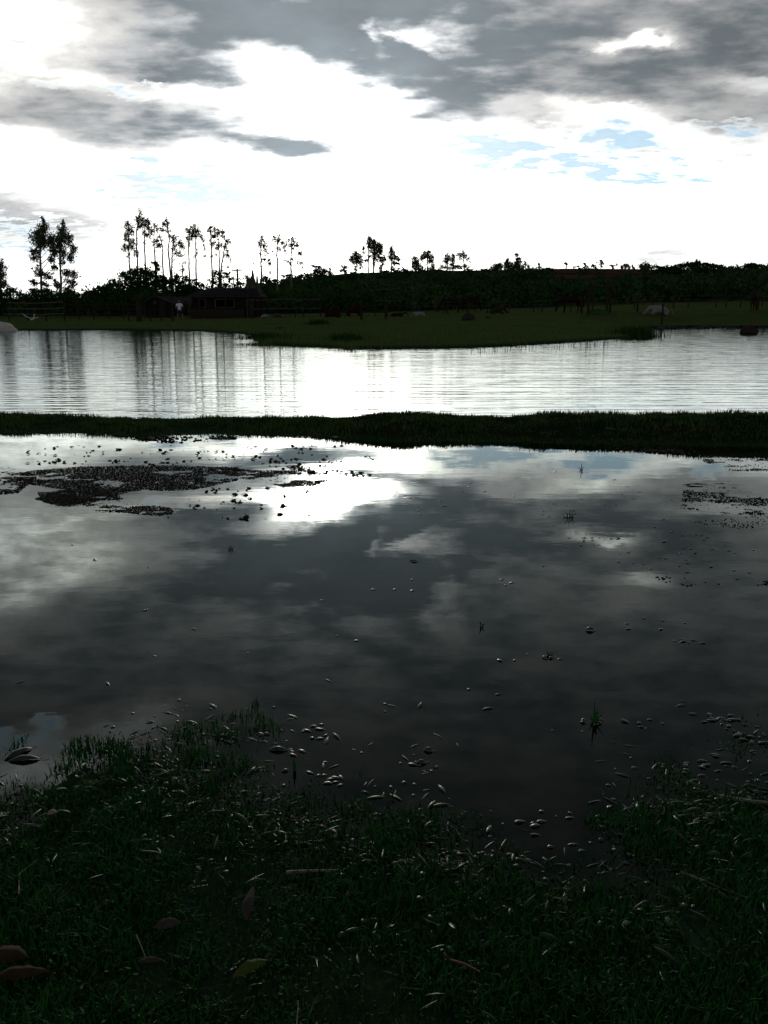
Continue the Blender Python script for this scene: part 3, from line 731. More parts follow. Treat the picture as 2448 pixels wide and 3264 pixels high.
bush('loose pale-edged foliage at the left edge beside the boundary', 90, [(70, 775, 50, 22, .5), (120, 800, 60, 26, .6), (40, 820, 60, 30), (180, 815, 50, 30, .5), (90, 870, 140, 50), (-60, 850, 100, 70)], 104)
bush('shrubs between the rounded tree and the cabin roof', 1480, [(1455, 680, 30, 28), (1440, 720, 44, 24), (1500, 750, 50, 24), (1540, 700, 26, 20, .8), (1470, 800, 100, 50), (1580, 790, 60, 30)], 98)
bush('thin wispy bush in the gap left of the touching tree pair', 1510, [(1500, 580, 26, 22, .35), (1525, 615, 26, 20, .35), (1495, 625, 24, 14, .35), (1530, 560, 12, 10, .3)], 120, dens=.8)
bush('small leafy tree peeking over the rounded tree under the gap', 1290, [(1285, 560, 24, 18), (1295, 590, 24, 18), (1310, 615, 18, 20), (1262, 570, 14, 10)], 118, dens=3)
bush('ragged tree behind the left end of the tiled roof', 110, [(105, 700, 40, 26), (135, 720, 34, 28), (90, 745, 50, 24), (170, 740, 36, 26), (220, 755, 40, 20), (120, 780, 90, 30), (30, 720, 30, 40), (240, 770, 50, 30)], 98, cf=c2, dens=1.8)
bush('broad see-through tree above the middle of the tiled roof', 372, [(360, 640, 50, 18), (420, 650, 34, 20), (320, 670, 36, 30), (380, 690, 50, 30), (440, 690, 28, 30), (295, 720, 34, 28), (350, 740, 60, 30), (440, 740, 50, 24), (400, 780, 120, 26)], 104, name='broad_tree', cat='tree', cf=c2, dens=1.4)
bush('sparse tree beside the utility pole', 480, [(500, 690, 30, 30, .5), (560, 700, 34, 30, .45), (530, 740, 50, 26), (590, 760, 50, 24), (470, 770, 60, 20), (580, 680, 20, 20, .4)], 108, cf=c2, dens=1.2)
bush('small bush between the cactus and the hill slope', 748, [(748, 762, 24, 16), (725, 785, 22, 14), (770, 790, 24, 14), (740, 830, 80, 30), (810, 712, 20, 12, .3)], 108, cf=c2)
bush('open-branched shrub on the left shoulder of the hill', 1175, [(1130, 590, 24, 10), (1180, 600, 34, 14), (1200, 625, 40, 20), (1155, 625, 24, 16), (1240, 640, 34, 20), (1275, 615, 14, 12), (1180, 660, 60, 24), (1280, 650, 16, 30)], 186, cf=c2, leaf=.42)

# ------------------------------------------------------------------ hillside scrub: one mass nobody could count
def scrub():
    P_ = []
    rng = np.random.default_rng(5)
    n = 1150
    u = rng.uniform(-.34, .62, n); y = rng.uniform(100, 222, n)
    x = u * y
    f1 = (vnoise(x, y, 26, 31) + vnoise(x, y, 11, 32) * .6)
    keep = (f1 > -.17) | (y < 128)
    keep &= ~((u > .20) & (u < .40) & (y > 150) & (f1 < .22))
    keep &= ~((y > 200) & (rng.random(n) < .35))
    x, y = x[keep], y[keep]
    z = ground(x, y)
    V = []
    for i in range(len(x)):
        r = rng.uniform(1.1, 2.6) * (0.75 if y[i] > 195 else 1.15)
        h = r * rng.uniform(.45, .75)
        if y[i] > 178: h *= .30
        m = int(70 + 60 * r)
        P_.append(clump_points((x[i], y[i], z[i] + h * .75), (r, r, h), m, rng, 7))
    P_ = np.vstack(P_)
    V, sz, ix = leaf_quads(P_, .55, .6, 0, rng)
    tag(link('hillside_scrub', arrays('hillside_scrub', V, sz, ix), M_scrub), kind='stuff')
scrub()
# hedge line at the foot of the hill
def hedge():
    rng = np.random.default_rng(6); P_ = []
    for u in np.arange(-.52, .56, .0085):
        y = 104 + rng.uniform(-4, 5) + (10 if u > .2 else 0); x = u * y; z = gz(x, y)
        r = rng.uniform(1.2, 2.2); h = rng.uniform(.7, 1.35)
        P_.append(clump_points((x, y, z + h * .8), (r, r * .7, h), 110, rng, 8))
    V, sz, ix = leaf_quads(np.vstack(P_), .5, .6, 0, rng)
    tag(link('hedge_thicket', arrays('hedge_thicket', V, sz, ix), M_scrub), kind='stuff')
hedge()

# ploughed strips on the hill, draped over the slope
def field(xy, label):
    xs0 = [p[0] for p in xy[0]]
    n = 40; rows = 8; V = []; Fc = []
    for j in range(rows + 1):
        for i in range(n + 1):
            t = i / n
            a = (np.interp(t, np.linspace(0, 1, len(xy[0])), [p[0] for p in xy[0]]), np.interp(t, np.linspace(0, 1, len(xy[0])), [p[1] for p in xy[0]]))
            b = (np.interp(t, np.linspace(0, 1, len(xy[1])), [p[0] for p in xy[1]]), np.interp(t, np.linspace(0, 1, len(xy[1])), [p[1] for p in xy[1]]))
            X = a[0] + (b[0] - a[0]) * j / rows; Y = a[1] + (b[1] - a[1]) * j / rows
            Y += math.sin(t * 9 + j) * .4
            V.append((X, Y, gz(X, Y) + .12))
    for j in range(rows):
        for i in range(n):
            k = j * (n + 1) + i; Fc.append((k, k + 1, k + n + 2, k + n + 1))
    me = bpy.data.meshes.new('ploughed_field'); me.from_pydata(V, [], Fc)
    tag(link('ploughed_field', me, M_field, smooth=True), label, kind='structure')
def hitpx(px, py):
    """where the line of sight meets the hillside"""
    r = ray(px, py)
    for y in np.arange(106, 221, 1.0):
        if gz(r[0] * y, y) > CAM_H + r[2] * y: return (r[0] * y, y)
    return (r[0] * 221, 221)
field(([hitpx(1600, 874), hitpx(1780, 874), hitpx(1900, 874), hitpx(2120, 872)], [hitpx(1600, 862), hitpx(1780, 860), hitpx(1900, 860), hitpx(2120, 862)]), 'reddish bare strip along the top of the ridge')
field(([hitpx(1980, 899), hitpx(2080, 901), hitpx(2200, 899)], [hitpx(1990, 886), hitpx(2080, 884), hitpx(2210, 888)]), 'reddish ploughed strip on the right hillside')
field(([hitpx(1740, 893), hitpx(1840, 893), hitpx(2020, 890)], [hitpx(1750, 877), hitpx(1840, 876), hitpx(2020, 877)]), 'upper ploughed strip on the hillside')

# ------------------------------------------------------------------ grass
def blades(name, x, y, z, h, w, m, lean=.35, rng=RNG, kind='stuff', parent=None):
    n = len(x)
    a = rng.uniform(0, 2 * math.pi, n); b = a + rng.normal(0, .6, n) + math.pi / 2
    dxx, dyy = np.cos(a) * w * .5, np.sin(a) * w * .5
    ll = np.abs(rng.normal(0, lean, n)) * h
    lx, ly = np.cos(b) * ll, np.sin(b) * ll
    hz = np.sqrt(np.maximum(h * h - ll * ll * .8, (h * .15) ** 2))
    B = np.stack([x, y, z], -1); D = np.stack([dxx, dyy, 0 * x], -1); Lm = np.stack([lx * .35, ly * .35, hz * .6], -1); Lt = np.stack([lx, ly, hz], -1)
    V = np.stack([B - D, B + D, B + Lm + D * .75, B + Lm - D * .75, B + Lt], 1).reshape(-1, 3)
    o = np.arange(n)[:, None] * 5
    ix = np.concatenate([o + np.array([0, 1, 2, 3]), o + np.array([3, 2, 4])], 1).ravel()
    sz = np.tile([4, 3], n)
    ob = link(name, arrays(name, V, sz, ix), m, parent)
    if kind: tag(ob, kind=kind)
    return ob
def scatter(n, y0, y1, umax=.6, rng=RNG, power=1.0):
    y = y0 + (y1 - y0) * rng.uniform(0, 1, n) ** power
    x = rng.uniform(-1, 1, n) * umax * (y + .25)
    return x, y
r1 = np.random.default_rng(21)
# foreground turf
x, y = scatter(170000, .55, 2.75, .62, r1)
z = ground(x, y)
s_ = near_shore(x) - y
pat = vnoise(x, y, .09, 41) + vnoise(x, y, .3, 42)
k = (z > -.018) & (r1.random(len(x)) < np.clip(.38 + s_ * .8 + pat * 1.5, .16, 1))
x, y, z, s_, pat = x[k], y[k], z[k], s_[k], pat[k]
h = r1.uniform(.012, .034, len(x)) * (1 + pat * .7)
blades('foreground_grass', x, y, z - .003, h, .0032 + r1.uniform(0, .0022, len(x)), M_grass, 1.0, r1)
# broad little leaves of the creeping weed matted into the turf
x, y = scatter(62000, .6, 2.75, .62, r1)
z = ground(x, y); s_ = near_shore(x) - y
pat = vnoise(x, y, .07, 81) + vnoise(x, y, .22, 82)
k = (z > -.012) & (r1.random(len(x)) < np.clip(.45 + pat * 1.4, .03, 1)); x, y, z = x[k], y[k], z[k]
V, sz_, ix = leaf_quads(np.stack([x, y, z + r1.uniform(.002, .022, len(x))], -1), .0115, .42, 0, r1)
tag(link('creeping_weed', arrays('creeping_weed', V, sz_, ix), M_creep), kind='stuff')
# bank across the middle
x, y = scatter(110000, 7.2, 10.6, .56, r1)
f = bank_front(x)
k = (y > f - .05) & (y < f + 1.9) & (r1.random(len(x)) < (.12 + sst(y, f - .05, f + .4)) * np.clip(.7 + 1.2 * (vnoise(x, y, .35, 71) + vnoise(x, y, .1, 72)), .08, 1)); x, y = x[k], y[k]
z = ground(x, y); k = z > -.012; x, y, z = x[k], y[k], z[k]
pat = vnoise(x, y, .5, 44) + vnoise(x, y, .12, 45)
blades('bank_grass', x, y, z - .004, r1.uniform(.012, .042, len(x)) * (1 + 1.3 * pat), .006 + r1.uniform(0, .004, len(x)), M_grass2, .55, r1)
# a few longer stalks on its crest
x = r1.normal(0, 1, 520) * .25 + r1.choice([-4.3, -3.1, -2.6, -1.4, -.5, .4, 1.5, 2.7, 3.3, 4.2], 520); y = bank_front(x) + r1.uniform(.3, 1.0, 520)
blades('bank_stalks', x, y, ground(x, y), r1.uniform(.03, .085, 520), .004, M_grass2, .35, r1)
# fringe hanging at its waterline
x = r1.uniform(-4.8, 4.8, 3400); y = bank_front(x) + r1.normal(0, .06, 3400); z = ground(x, y); k = z > -.05
blades('bank_fringe', x[k], y[k], np.maximum(z[k], -.02), r1.uniform(.015, .045, k.sum()), .005, M_grass2, 1.1, r1)
# pasture beyond the pond
x, y = scatter(190000, 24, 78, .56, r1, .8)
z = ground(x, y); k = z > .01; x, y, z = x[k], y[k], z[k]
pat = vnoise(x, y, 1.8, 46) + vnoise(x, y, .6, 47) + vnoise(x, y, 7, 48)
k = r1.random(len(x)) < .75 + pat * .6; x, y, z, pat = x[k], y[k], z[k], pat[k]
blades('pasture_grass', x, y, z - .02, r1.uniform(.05, .13, len(x)) * (1 + .9 * np.clip(pat, -.6, 1)), .022, M_pasture, .7, r1)
# reeds and tall tufts along the far shore
tx, ty = [], []
for px, py, rr, nn in [(838, 1090, .9, 260), (870, 1100, .8, 220), (960, 1110, .5, 120), (1060, 1108, .6, 260), (1120, 1106, .8, 420), (1090, 1115, .5, 200), (2010, 1066, 1.3, 420), (2035, 1060, 1.0, 360), (1500, 1108, .6, 60), (1700, 1095, .8, 80)]:
    c = at_z(px, py, .1); tx.append(r1.normal(c.x, rr * .5, nn)); ty.append(r1.normal(c.y, rr * .4, nn))
x, y = np.concatenate(tx), np.concatenate(ty); z = ground(x, y); k = z > -.05
blades('shore_rushes', x[k], y[k], z[k] - .02, r1.uniform(.15, .42, k.sum()), .02, M_pasture, .4, r1)

# ------------------------------------------------------------------ weeds on and at the water
def pad_mesh(name, L_, W_, H_, seed, fold=.0, nu=6, nv=4, wav=0.0):
    """one leaf: an arched, pointed lens"""
    rr = random.Random(seed); V = []; Fc = []; ph = [rr.uniform(0, 6) for _ in range(4)]
    for i in range(nu + 1):
        t = i / nu
        w = math.sin(math.pi * (t ** .85)) * W_ * .5 + .0004
        for j in range(nv + 1):
            s = j / nv * 2 - 1
            zc = H_ * (1 - (2 * t - 1) ** 2) * (1 - .6 * s * s) + .0012 + fold * abs(s) * w
            zc += wav * L_ * (math.sin(t * 9 + ph[0]) * s * .5 + math.sin(t * 17 + ph[1] + s * 2) * .3 + math.sin(t * 4 + ph[2]) * .6 + s * s * math.sin(t * 23 + ph[3]) * .4)
            if abs(s) > .9: w2 = w * (1 + wav * 2.2 * math.sin(t * 31 + ph[1]))
            else: w2 = w
            V.append(((t - .5) * L_, s * w2 + math.sin(t * 3) * W_ * .08 * (1 + wav * 20), zc))
    for i in range(nu):
        for j in range(nv):
            a = i * (nv + 1) + j; Fc.append((a, a + nv + 1, a + nv + 2, a + 1))
    me = bpy.data.meshes.new(name); me.from_pydata(V, [], Fc); me.update()
    me.polygons.foreach_set('use_smooth', [True] * len(me.polygons))
    return me
def merge(meshes, place, name, m):
    """many placed copies of small template meshes joined into one object"""
    T = []
    for me in meshes:
        v = np.array([tuple(q.co) for q in me.vertices]); f = np.array([tuple(p.vertices) for p in me.polygons]); T.append((v, f))
    VV, FF, off = [], [], 0
    for (ti, x, y, z, s, rz, tx, ty, sz) in place:
        v, f = T[ti]
        p = v * np.array([s, s, s * sz])
        cx, sx = math.cos(tx), math.sin(tx); p = p @ np.array([[1, 0, 0], [0, cx, sx], [0, -sx, cx]])
        cy, sy = math.cos(ty), math.sin(ty); p = p @ np.array([[cy, 0, -sy], [0, 1, 0], [sy, 0, cy]])
        c, s2 = math.cos(rz), math.sin(rz); p = p @ np.array([[c, s2, 0], [-s2, c, 0], [0, 0, 1]])
        VV.append(p + np.array([x, y, z])); FF.append(f + off); off += len(v)
    V = np.vstack(VV); Fq = np.vstack(FF)
    me = arrays(name, V, np.full(len(Fq), 4), Fq.ravel())
    return tag(link(name, me, m, smooth=True), kind='stuff')
TP = [pad_mesh('leaf_a', 1, .62, .16, 1), pad_mesh('leaf_b', 1, .42, .20, 2), pad_mesh('leaf_c', 1, .22, .12, 3), pad_mesh('leaf_d', 1, .8, .22, 4), pad_mesh('leaf_e', 1, .11, .06, 5)]
TQ = [pad_mesh('leaf_f', 1, .7, .16, 1, nu=4, nv=2), pad_mesh('leaf_g', 1, .42, .20, 2, nu=4, nv=2), pad_mesh('leaf_h', 1, .25, .12, 3, nu=4, nv=2), pad_mesh('leaf_i', 1, .85, .2, 4, nu=4, nv=2), pad_mesh('leaf_j', 1, .12, .06, 5, nu=4, nv=2)]
r2 = np.random.default_rng(33)
# leafy margin of the foreground
place = []
N = 9500
x = r2.uniform(-1.5, 1.5, N); s0 = r2.exponential(.20, N) * np.where(r2.random(N) < .55, 1, -1.7)
y = near_shore(x) + s0 + r2.normal(0, .03, N)
pat = vnoise(x, y, .05, 51) + vnoise(x, y, .16, 52)
keep = (r2.random(N) < np.where(s0 > 0, np.clip(.50 * np.exp(-s0 / .20) + pat * .55, 0, 1), np.clip((.5 + pat) * np.exp(s0 / .25), .0, 1))) & (y > .6)
zg = ground(x, y)
for i in np.nonzero(keep)[0]:
    wet = zg[i] < 0
    zz = 0.0 if wet else zg[i] + r2.uniform(.0, .022)
    L_ = r2.uniform(.008, .018) if r2.random() < .5 else r2.uniform(.020, .055)
    ty_ = int(r2.choice([1, 2, 0, 3])) if L_ < .018 else int(r2.choice([4, 4, 4, 2]))
    tilt = .12 if wet and s0[i] > .1 else .45
    place.append((ty_, x[i], y[i], zz + .001, L_, r2.normal(0, .9), r2.normal(0, tilt), r2.normal(0, tilt * .5), r2.uniform(.4, .9)))
merge(TP, place, 'marsh_weed', M_weed)
# upright sprigs in the margin
N = 5200
x = r2.uniform(-1.5, 1.5, N); s0 = r2.exponential(.11, N) * np.where(r2.random(N) < .5, 1, -2); y = near_shore(x) + s0
pat = vnoise(x, y, .05, 51) + vnoise(x, y, .16, 52)
k = r2.random(N) < np.where(s0 > 0, .6 * np.exp(-s0 / .09) + pat * .5, .9)
x, y = x[k], y[k]; z = np.maximum(ground(x, y), -.02)
blades('marsh_shoots', x, y, z, r2.uniform(.015, .045, len(x)), .0036, M_weed, .8, r2)

def in_px(polys, n, rng, jit=0.0):
    """points on the water inside polygons traced in photograph pixels"""
    out = []
    for poly, w in polys:
        a = np.array(poly, float); lo, hi = a.min(0), a.max(0)
        m = int(n * w); q_ = rng.uniform(lo, hi, (m * 3, 2)); ok = inside(q_[:, 0], q_[:, 1], a)
        for px, py in q_[ok][:m]:
            p = at_z(px, py); out.append((p.x, p.y))
    return np.array(out)
def weed_mat(name, polys, n, seed, thr, size=(.006, .015), hgt=.006, m=None):
    rng = np.random.default_rng(seed)
    P_ = in_px(polys, n, rng)
    pat = vnoise(P_[:, 0], P_[:, 1] * 2.2, .42, seed) + vnoise(P_[:, 0], P_[:, 1] * 2.2, .13, seed + 1) * .8 + vnoise(P_[:, 0], P_[:, 1], .04, seed + 2) * .35
    pl = []
    for (x, y), q_ in zip(P_, pat):
        if q_ < thr and rng.random() > .035: continue
        up = max(0, q_ - thr)
        pl.append((int(rng.choice([0, 3, 3, 3, 4])), x, y, rng.uniform(0, hgt) * min(1, up * 3), rng.uniform(*size), rng.uniform(0, 6.28), rng.normal(0, .35), rng.normal(0, .35), rng.uniform(.5, 1.6)))
    return merge(TQ, pl, name, m or M_mat)
weed_mat('floating_weed', [([(60, 1505), (250, 1488), (520, 1484), (760, 1490), (760, 1530), (620, 1560), (420, 1565), (300, 1600), (180, 1612), (110, 1590), (200, 1560), (80, 1540)], 1.0)], 26000, 61, -.20)
weed_mat('floating_weed', [([(700, 1488), (820, 1500), (1000, 1500), (1060, 1525), (1000, 1548), (900, 1552), (820, 1530), (720, 1520)], 1.0)], 8500, 63, -.22)
weed_mat('floating_weed', [([(0, 1488), (60, 1490), (120, 1520), (60, 1570), (0, 1575)], 1.0)], 3400, 65, -.05)
weed_mat('floating_weed', [([(120, 1570), (330, 1560), (420, 1600), (560, 1622), (540, 1650), (380, 1632), (250, 1625), (140, 1600)], 1.0)], 7000, 67, .06)
weed_mat('floating_weed', [([(2250, 1430), (2448, 1425), (2448, 1500), (2330, 1500), (2240, 1470)], 1.0)], 7000, 69, .0)
weed_mat('floating_weed', [([(2180, 1545), (2300, 1540), (2448, 1570), (2448, 1640), (2350, 1640), (2170, 1620)], 1.0)], 4600, 71, .12)
weed_mat('floating_weed', [([(2180, 1665), (2448, 1640), (2448, 1690), (2300, 1680)], .7), ([(2080, 1835), (2200, 1842), (2300, 1862), (2280, 1880), (2120, 1858)], .45), ([(2380, 1835), (2448, 1830), (2448, 1875), (2390, 1865)], .3)], 420, 73, .22)
weed_mat('floating_weed', [([(430, 1388), (760, 1392), (740, 1404), (560, 1412), (440, 1404)], 1.0), ([(1560, 1408), (2250, 1430), (2200, 1450), (1900, 1432)], .8)], 1100, 75, -.05, size=(.02, .045))
weed_mat('floating_weed', [([(600, 1540), (1000, 1560), (1000, 1660), (600, 1650)], 1), ([(80, 1420), (1100, 1420), (1100, 1490), (80, 1480)], .9), ([(850, 1455), (1190, 1455), (1190, 1520), (900, 1510)], .8)], 420, 77, .12, size=(.02, .05))
# the row of weed humps rising along the far edge of the mud at right
weed_mat('floating_weed', [([(2068, 1036), (2448, 1030), (2600, 1030), (2600, 1048), (2300, 1047), (2100, 1052)], 1.0)], 2600, 79, -.3, size=(.12, .3), hgt=.05)

# single leaves floating on the open water
GL = 'small leaves afloat on the near pool'
MM = []
for i, (l, w_, h_) in enumerate([(.022, .009, .0022), (.032, .010, .0028), (.013, .008, .002)]):
    me = pad_mesh('floating_leaf', l, w_, h_, 90 + i); me.materials.append(M_pad); MM.append(me)
r3 = random.Random(5)
spots = []
DR_ = ['drift just under the bank at upper right', 'loose raft right of the ragged weed tuft', 'drift below the blue reflection', 'scatter under the bank, centre right', 'scatter at the right edge by the weed beds', 'drift above the dark boat-shaped leaf, far right', 'chain of leaves at right, middle distance', 'cluster near the right edge, middle distance', 'scatter right of the dark boat-shaped leaf', 'pair groups at right, below the middle', 'raft at lower right above the margin', 'raft at the lower right edge', 'scatter above the right margin', 'drift at the start of the right margin', 'scatter round the small dark seedling', 'few beside the green grass sprig', 'group beyond the weedy margin, centre left', 'scatter off the left margin', 'drift off the point of the left margin', 'few by the two oval mid-pool leaves', 'scatter beside the bright reflection', "scatter in the glare of the sun's reflection", 'scatter in front of the left margin', 'lone leaves at left, middle distance', 'lone leaves in the middle of the pool', 'lone leaves in the dark reflection right of centre', 'lone leaves in the left distance', 'scatter in the shallow bay, lower centre', 'scatter in the bay below the right margin', 'scatter off the foreground turf, centre']
def cl(k, px, py, n, sx, sy):
    for _ in range(n): spots.append((k, px + r3.gauss(0, sx), py + r3.gauss(0, sy)))
for a in [(1780, 1645, 10, 40, 14), (1880, 1718, 16, 45, 8), (2000, 1590, 8, 80, 20), (1700, 1560, 8, 120, 30), (2190, 1700, 9, 60, 14), (2100, 1790, 14, 80, 22), (2230, 1745, 12, 60, 16), (2390, 1790, 8, 60, 24), (2060, 1990, 6, 50, 10),
          (2200, 2055, 6, 40, 10), (2310, 2295, 20, 46, 14), (2390, 2350, 14, 46, 24), (2330, 2400, 8, 60, 30), (2240, 2460, 12, 60, 24), (1700, 2100, 6, 50, 10), (2060, 2300, 5, 30, 10), (1010, 2330, 9, 36, 14), (940, 2420, 8, 60, 40), (1060, 2490, 9, 30, 24),
          (1360, 2440, 3, 20, 16), (1340, 1590, 8, 60, 30), (1450, 1560, 5, 60, 24), (700, 2350, 5, 90, 20), (600, 1970, 3, 200, 40), (1200, 2000, 6, 160, 120), (1600, 1850, 4, 150, 60), (400, 1780, 4, 220, 60), (1700, 2600, 5, 60, 30), (1850, 2650, 6, 60, 30), (1350, 2620, 7, 60, 24)]:
    cl_i = globals().get('cl_i', -1) + 1
    cl(cl_i, *a)
for i, (k_, px, py) in enumerate(spots[:290]):
    p = at_z(px, py)
    if near_shore(p.x) > p.y - .04: continue
    o = bpy.data.objects.new('floating_leaf', MM[r3.choice([0, 0, 1, 2])]); COL.objects.link(o)
    sc_ = r3.uniform(.7, 1.35); o.scale = (sc_, sc_, sc_)
    o.location = (p.x, p.y, .0005); o.rotation_euler = (r3.gauss(0, .12), r3.gauss(0, .1), r3.gauss(0, .5))
    tag(o, 'small dark floating leaf in the ' + DR_[min(k_, len(DR_) - 1)], 'leaf', 'leaves afloat: ' + DR_[min(k_, len(DR_) - 1)])
def leaf(name, label, px, py, L_, W_, H_, rz, m, z=None, tilt=(0, 0), fold=0.0, cat='leaf'):
    z0 = 0 if z is None else z
    p = at_z(px, py, z0)
    me = pad_mesh(name, L_, W_, H_, int(px), fold, 16, 8, .035 if m is not M_pad else .012); me.materials.append(m)
    # midrib and stalk
    o = link(name, me); o.location = (p.x, p.y, z0 + .001); o.rotation_euler = (*tilt, rz)
    st = MB().tube([(L_ * .46, 0, .001), (L_ * .62, .002, .003), (L_ * .75, .004, .002)], [.0010, .0008, .0006], 5).build('stalk', m, o)
    return tag(o, label, cat)
leaf('fallen_leaf', 'long curled leaf afloat at the left edge, tilted upward to the right', 58, 2405, .085, .030, .012, .9, M_pad)
leaf('fallen_leaf', 'long curled leaf afloat at the left edge, lying level', 78, 2424, .090, .026, .012, .12, M_pad)
leaf('fallen_leaf', 'lone large leaf afloat just beyond the weedy margin, centre left', 886, 2392, .055, .018, .010, -.05, M_pad)
leaf('fallen_leaf', 'lone oval leaf afloat, upper of the two mid-pool leaves', 1365, 2394, .030, .014, .010, -.3, M_pad)
leaf('fallen_leaf', 'lone oval leaf afloat, lower of the two mid-pool leaves', 1343, 2434, .032, .013, .010, .2, M_pad)
leaf('fallen_leaf', 'dark boat-shaped leaf afloat in the right middle of the pool', 1881, 2010, .040, .020, .014, 0, M_pad)
leaf('fallen_leaf', 'dark stick-like leaf afloat near the bank at right', 2215, 1547, .19, .035, .012, .0, M_pad)
leaf('fallen_leaf', 'pale curled leaf afloat under the bright reflection', 1318, 1790, .045, .016, .008, -.5, M_greyleaf)
def sprig(label, px, py, hts, m, leaves=4):
    p = at_z(px, py); root = empty('water_plant', (p.x, p.y, 0)); tag(root, label, 'plant')
    for i, (dxp, hh) in enumerate(hts):
        a = dxp; b = Vector((a * .5, .0, 0)); mb = MB()
        pts = [Vector((a * .15, 0, -.03)), Vector((a * .45, .004, hh * .45)), Vector((a, .0, hh))]
        for u, v, w in ((pts[0], pts[1], .0035), (pts[1], pts[2], .003)):
            w1 = w; w2 = w * (.85 if v is pts[1] else .1)
            mb.add([u + Vector((-w1, 0, 0)), u + Vector((w1, 0, 0)), v + Vector((w2, 0, 0)), v + Vector((-w2, 0, 0))], [(0, 1, 2, 3)])
        mb.build('blade', m, root)
    for i in range(leaves):
        me = pad_mesh('leaf', .022, .011, .005, i); me.materials.append(M_pad)
        o = link('leaf', me, None, root); o.location = (random.uniform(-.035, .035), random.uniform(-.02, .02), .001); o.rotation_euler = (0, 0, random.uniform(-1, 1))
sprig('green grass sprig standing in the pool at lower right', 1895, 2305, [(-.004, .085), (.012, .045), (.028, .04), (-.018, .03), (.02, .03), (.006, .05)], M_grass, 5)
sprig('small dark seedling with curved leaf in the pool, right of centre', 1750, 2092, [(-.01, .022), (.028, .02), (.008, .02)], M_weed, 3)
sprig('tiny dark seedling alone in the middle of the pool', 1535, 2000, [(-.008, .03), (.012, .02)], M_weed, 0)
sprig('ragged dark weed tuft standing in the pool below the bank at right', 1815, 1650, [(-.03, .05), (.0, .06), (.03, .05), (.05, .04)], M_weed, 5)
sprig('dark cross-shaped twig standing in the blue reflection near the bank', 1853, 1500, [(-.02, .03), (.02, .035), (.0, .07)], M_weed, 0)
sprig('tiny star-shaped seedling alone at left of the pool', 735, 1752, [(-.02, .02), (.02, .02), (.0, .03)], M_weed, 0)
sprig('grassy sprig leaning right at the left margin of the pool', 395, 2420, [(.02, .07), (-.02, .05), (.03, .04), (-.03, .03)], M_grass, 3)
sprig('single upright blade at the right end of the weedy margin', 937, 2460, [(.0, .05), (.006, .03)], M_grass, 1)

# things lying in the foreground turf
def turf_z(px, py):
    z = .05
    for _ in range(4):
        p = at_z(px, py, z); z = gz(p.x, p.y) + .022
    return z
leaf('dry_leaf', 'broad brown dry leaf at the left edge of the grass', 28, 3052, .085, .036, .016, -.1, M_dryleaf, turf_z(28, 3052), (.35, 0), -.3)
leaf('dry_leaf', 'long torn tan dry leaf below the broad one at the left edge', 70, 3108, .100, .026, .014, .12, M_dryleaf, turf_z(70, 3108), (.35, 0), -.3)
leaf('fallen_leaf', 'yellow-green fallen leaf in the grass, bottom centre', 800, 3088, .070, .020, .008, .5, M_yleaf, turf_z(800, 3088) + .01, (.55, -.1), .1)
leaf('dry_leaf', 'small grey dead leaf standing in the grass', 535, 2950, .055, .020, .008, .5, M_greyleaf, turf_z(535, 2950) + .005, (.6, .2), .1)
leaf('dry_leaf', 'greyish crumpled leaf below the small grey one', 480, 3065, .050, .010, .006, .1, M_greyleaf, turf_z(480, 3065), (.5, 0), .1)
leaf('dry_leaf', 'pale upright dead leaf with ridged tip at the foot of the weeds', 797, 2880, .085, .022, .012, 1.5, M_greyleaf, turf_z(797, 2880), (.0, -.25), -.2)
leaf('dry_leaf', 'tiny pale leaf scrap among the weeds at left', 168, 2594, .026, .014, .008, .4, M_straw, turf_z(168, 2594), (.4, 0), .1)
def bank_leaf(label, px, py, L_, m, rz):
    r = ray(px, py)
    for y in np.arange(7.6, 9.6, .01):
        if gz(r[0] * y, y) + .03 > CAM_H + r[2] * y: break
    me = pad_mesh('dry_leaf', L_, L_ * .3, L_ * .1, int(px), -.2, 12, 6, .03); me.materials.append(m)
    o = link('dry_leaf', me); o.location = (r[0] * y, y, gz(r[0] * y, y) + .035); o.rotation_euler = (.5, .1, rz); tag(o, label, 'leaf')
bank_leaf('brown dead leaf lying on the grassy bank, far right', 2125, 1374, .11, M_dryleaf, -.2)
bank_leaf('pale thin leaf lying on the grassy bank, left of the brown one', 1945, 1369, .12, M_greyleaf, .1)
bank_leaf('small pale leaf on top of the grassy bank, right of its hump', 1425, 1336, .06, M_greyleaf, .6)
bank_leaf('small pale leaf on the low left part of the grassy bank', 425, 1352, .08, M_greyleaf, -.4)
bank_leaf('tan leaf at the waterline of the grassy bank, centre', 1070, 1396, .07, M_straw, .9)
def twig(name, label, pxs, r, m, zo=.006, cat='twig'):
    pts = []
    for px, py in pxs:
        z = max(turf_z(px, py) - .022, 0.0) + zo; pts.append(at_z(px, py, z))
    b = pts[0].copy(); mb = MB().tube([p - b for p in pts], [r * (1 - .5 * i / (len(pts) - 1)) for i in range(len(pts))], 6)
    o = mb.build(name, m); o.location = b
    return tag(o, label, cat)
twig('twig', 'forked pale twig lying at the water\'s edge, left of centre', [(912, 2782), (960, 2778), (1010, 2776), (1080, 2774)], .005, M_twig, .012)
twig('twig', 'dark branched stick lying in the weeds at the right edge', [(2285, 2540), (2340, 2548), (2400, 2556), (2470, 2560)], .008, M_twig, .008)
twig('twig', 'grey stick slanting through the weeds at right', [(2130, 2640), (2160, 2655), (2200, 2690)], .006, M_twig, .008)
twig('twig', 'long thin twig slanting down at the right of the weeds', [(2170, 2780), (2250, 2810), (2320, 2840), (2380, 2860)], .003, M_twig, .006)
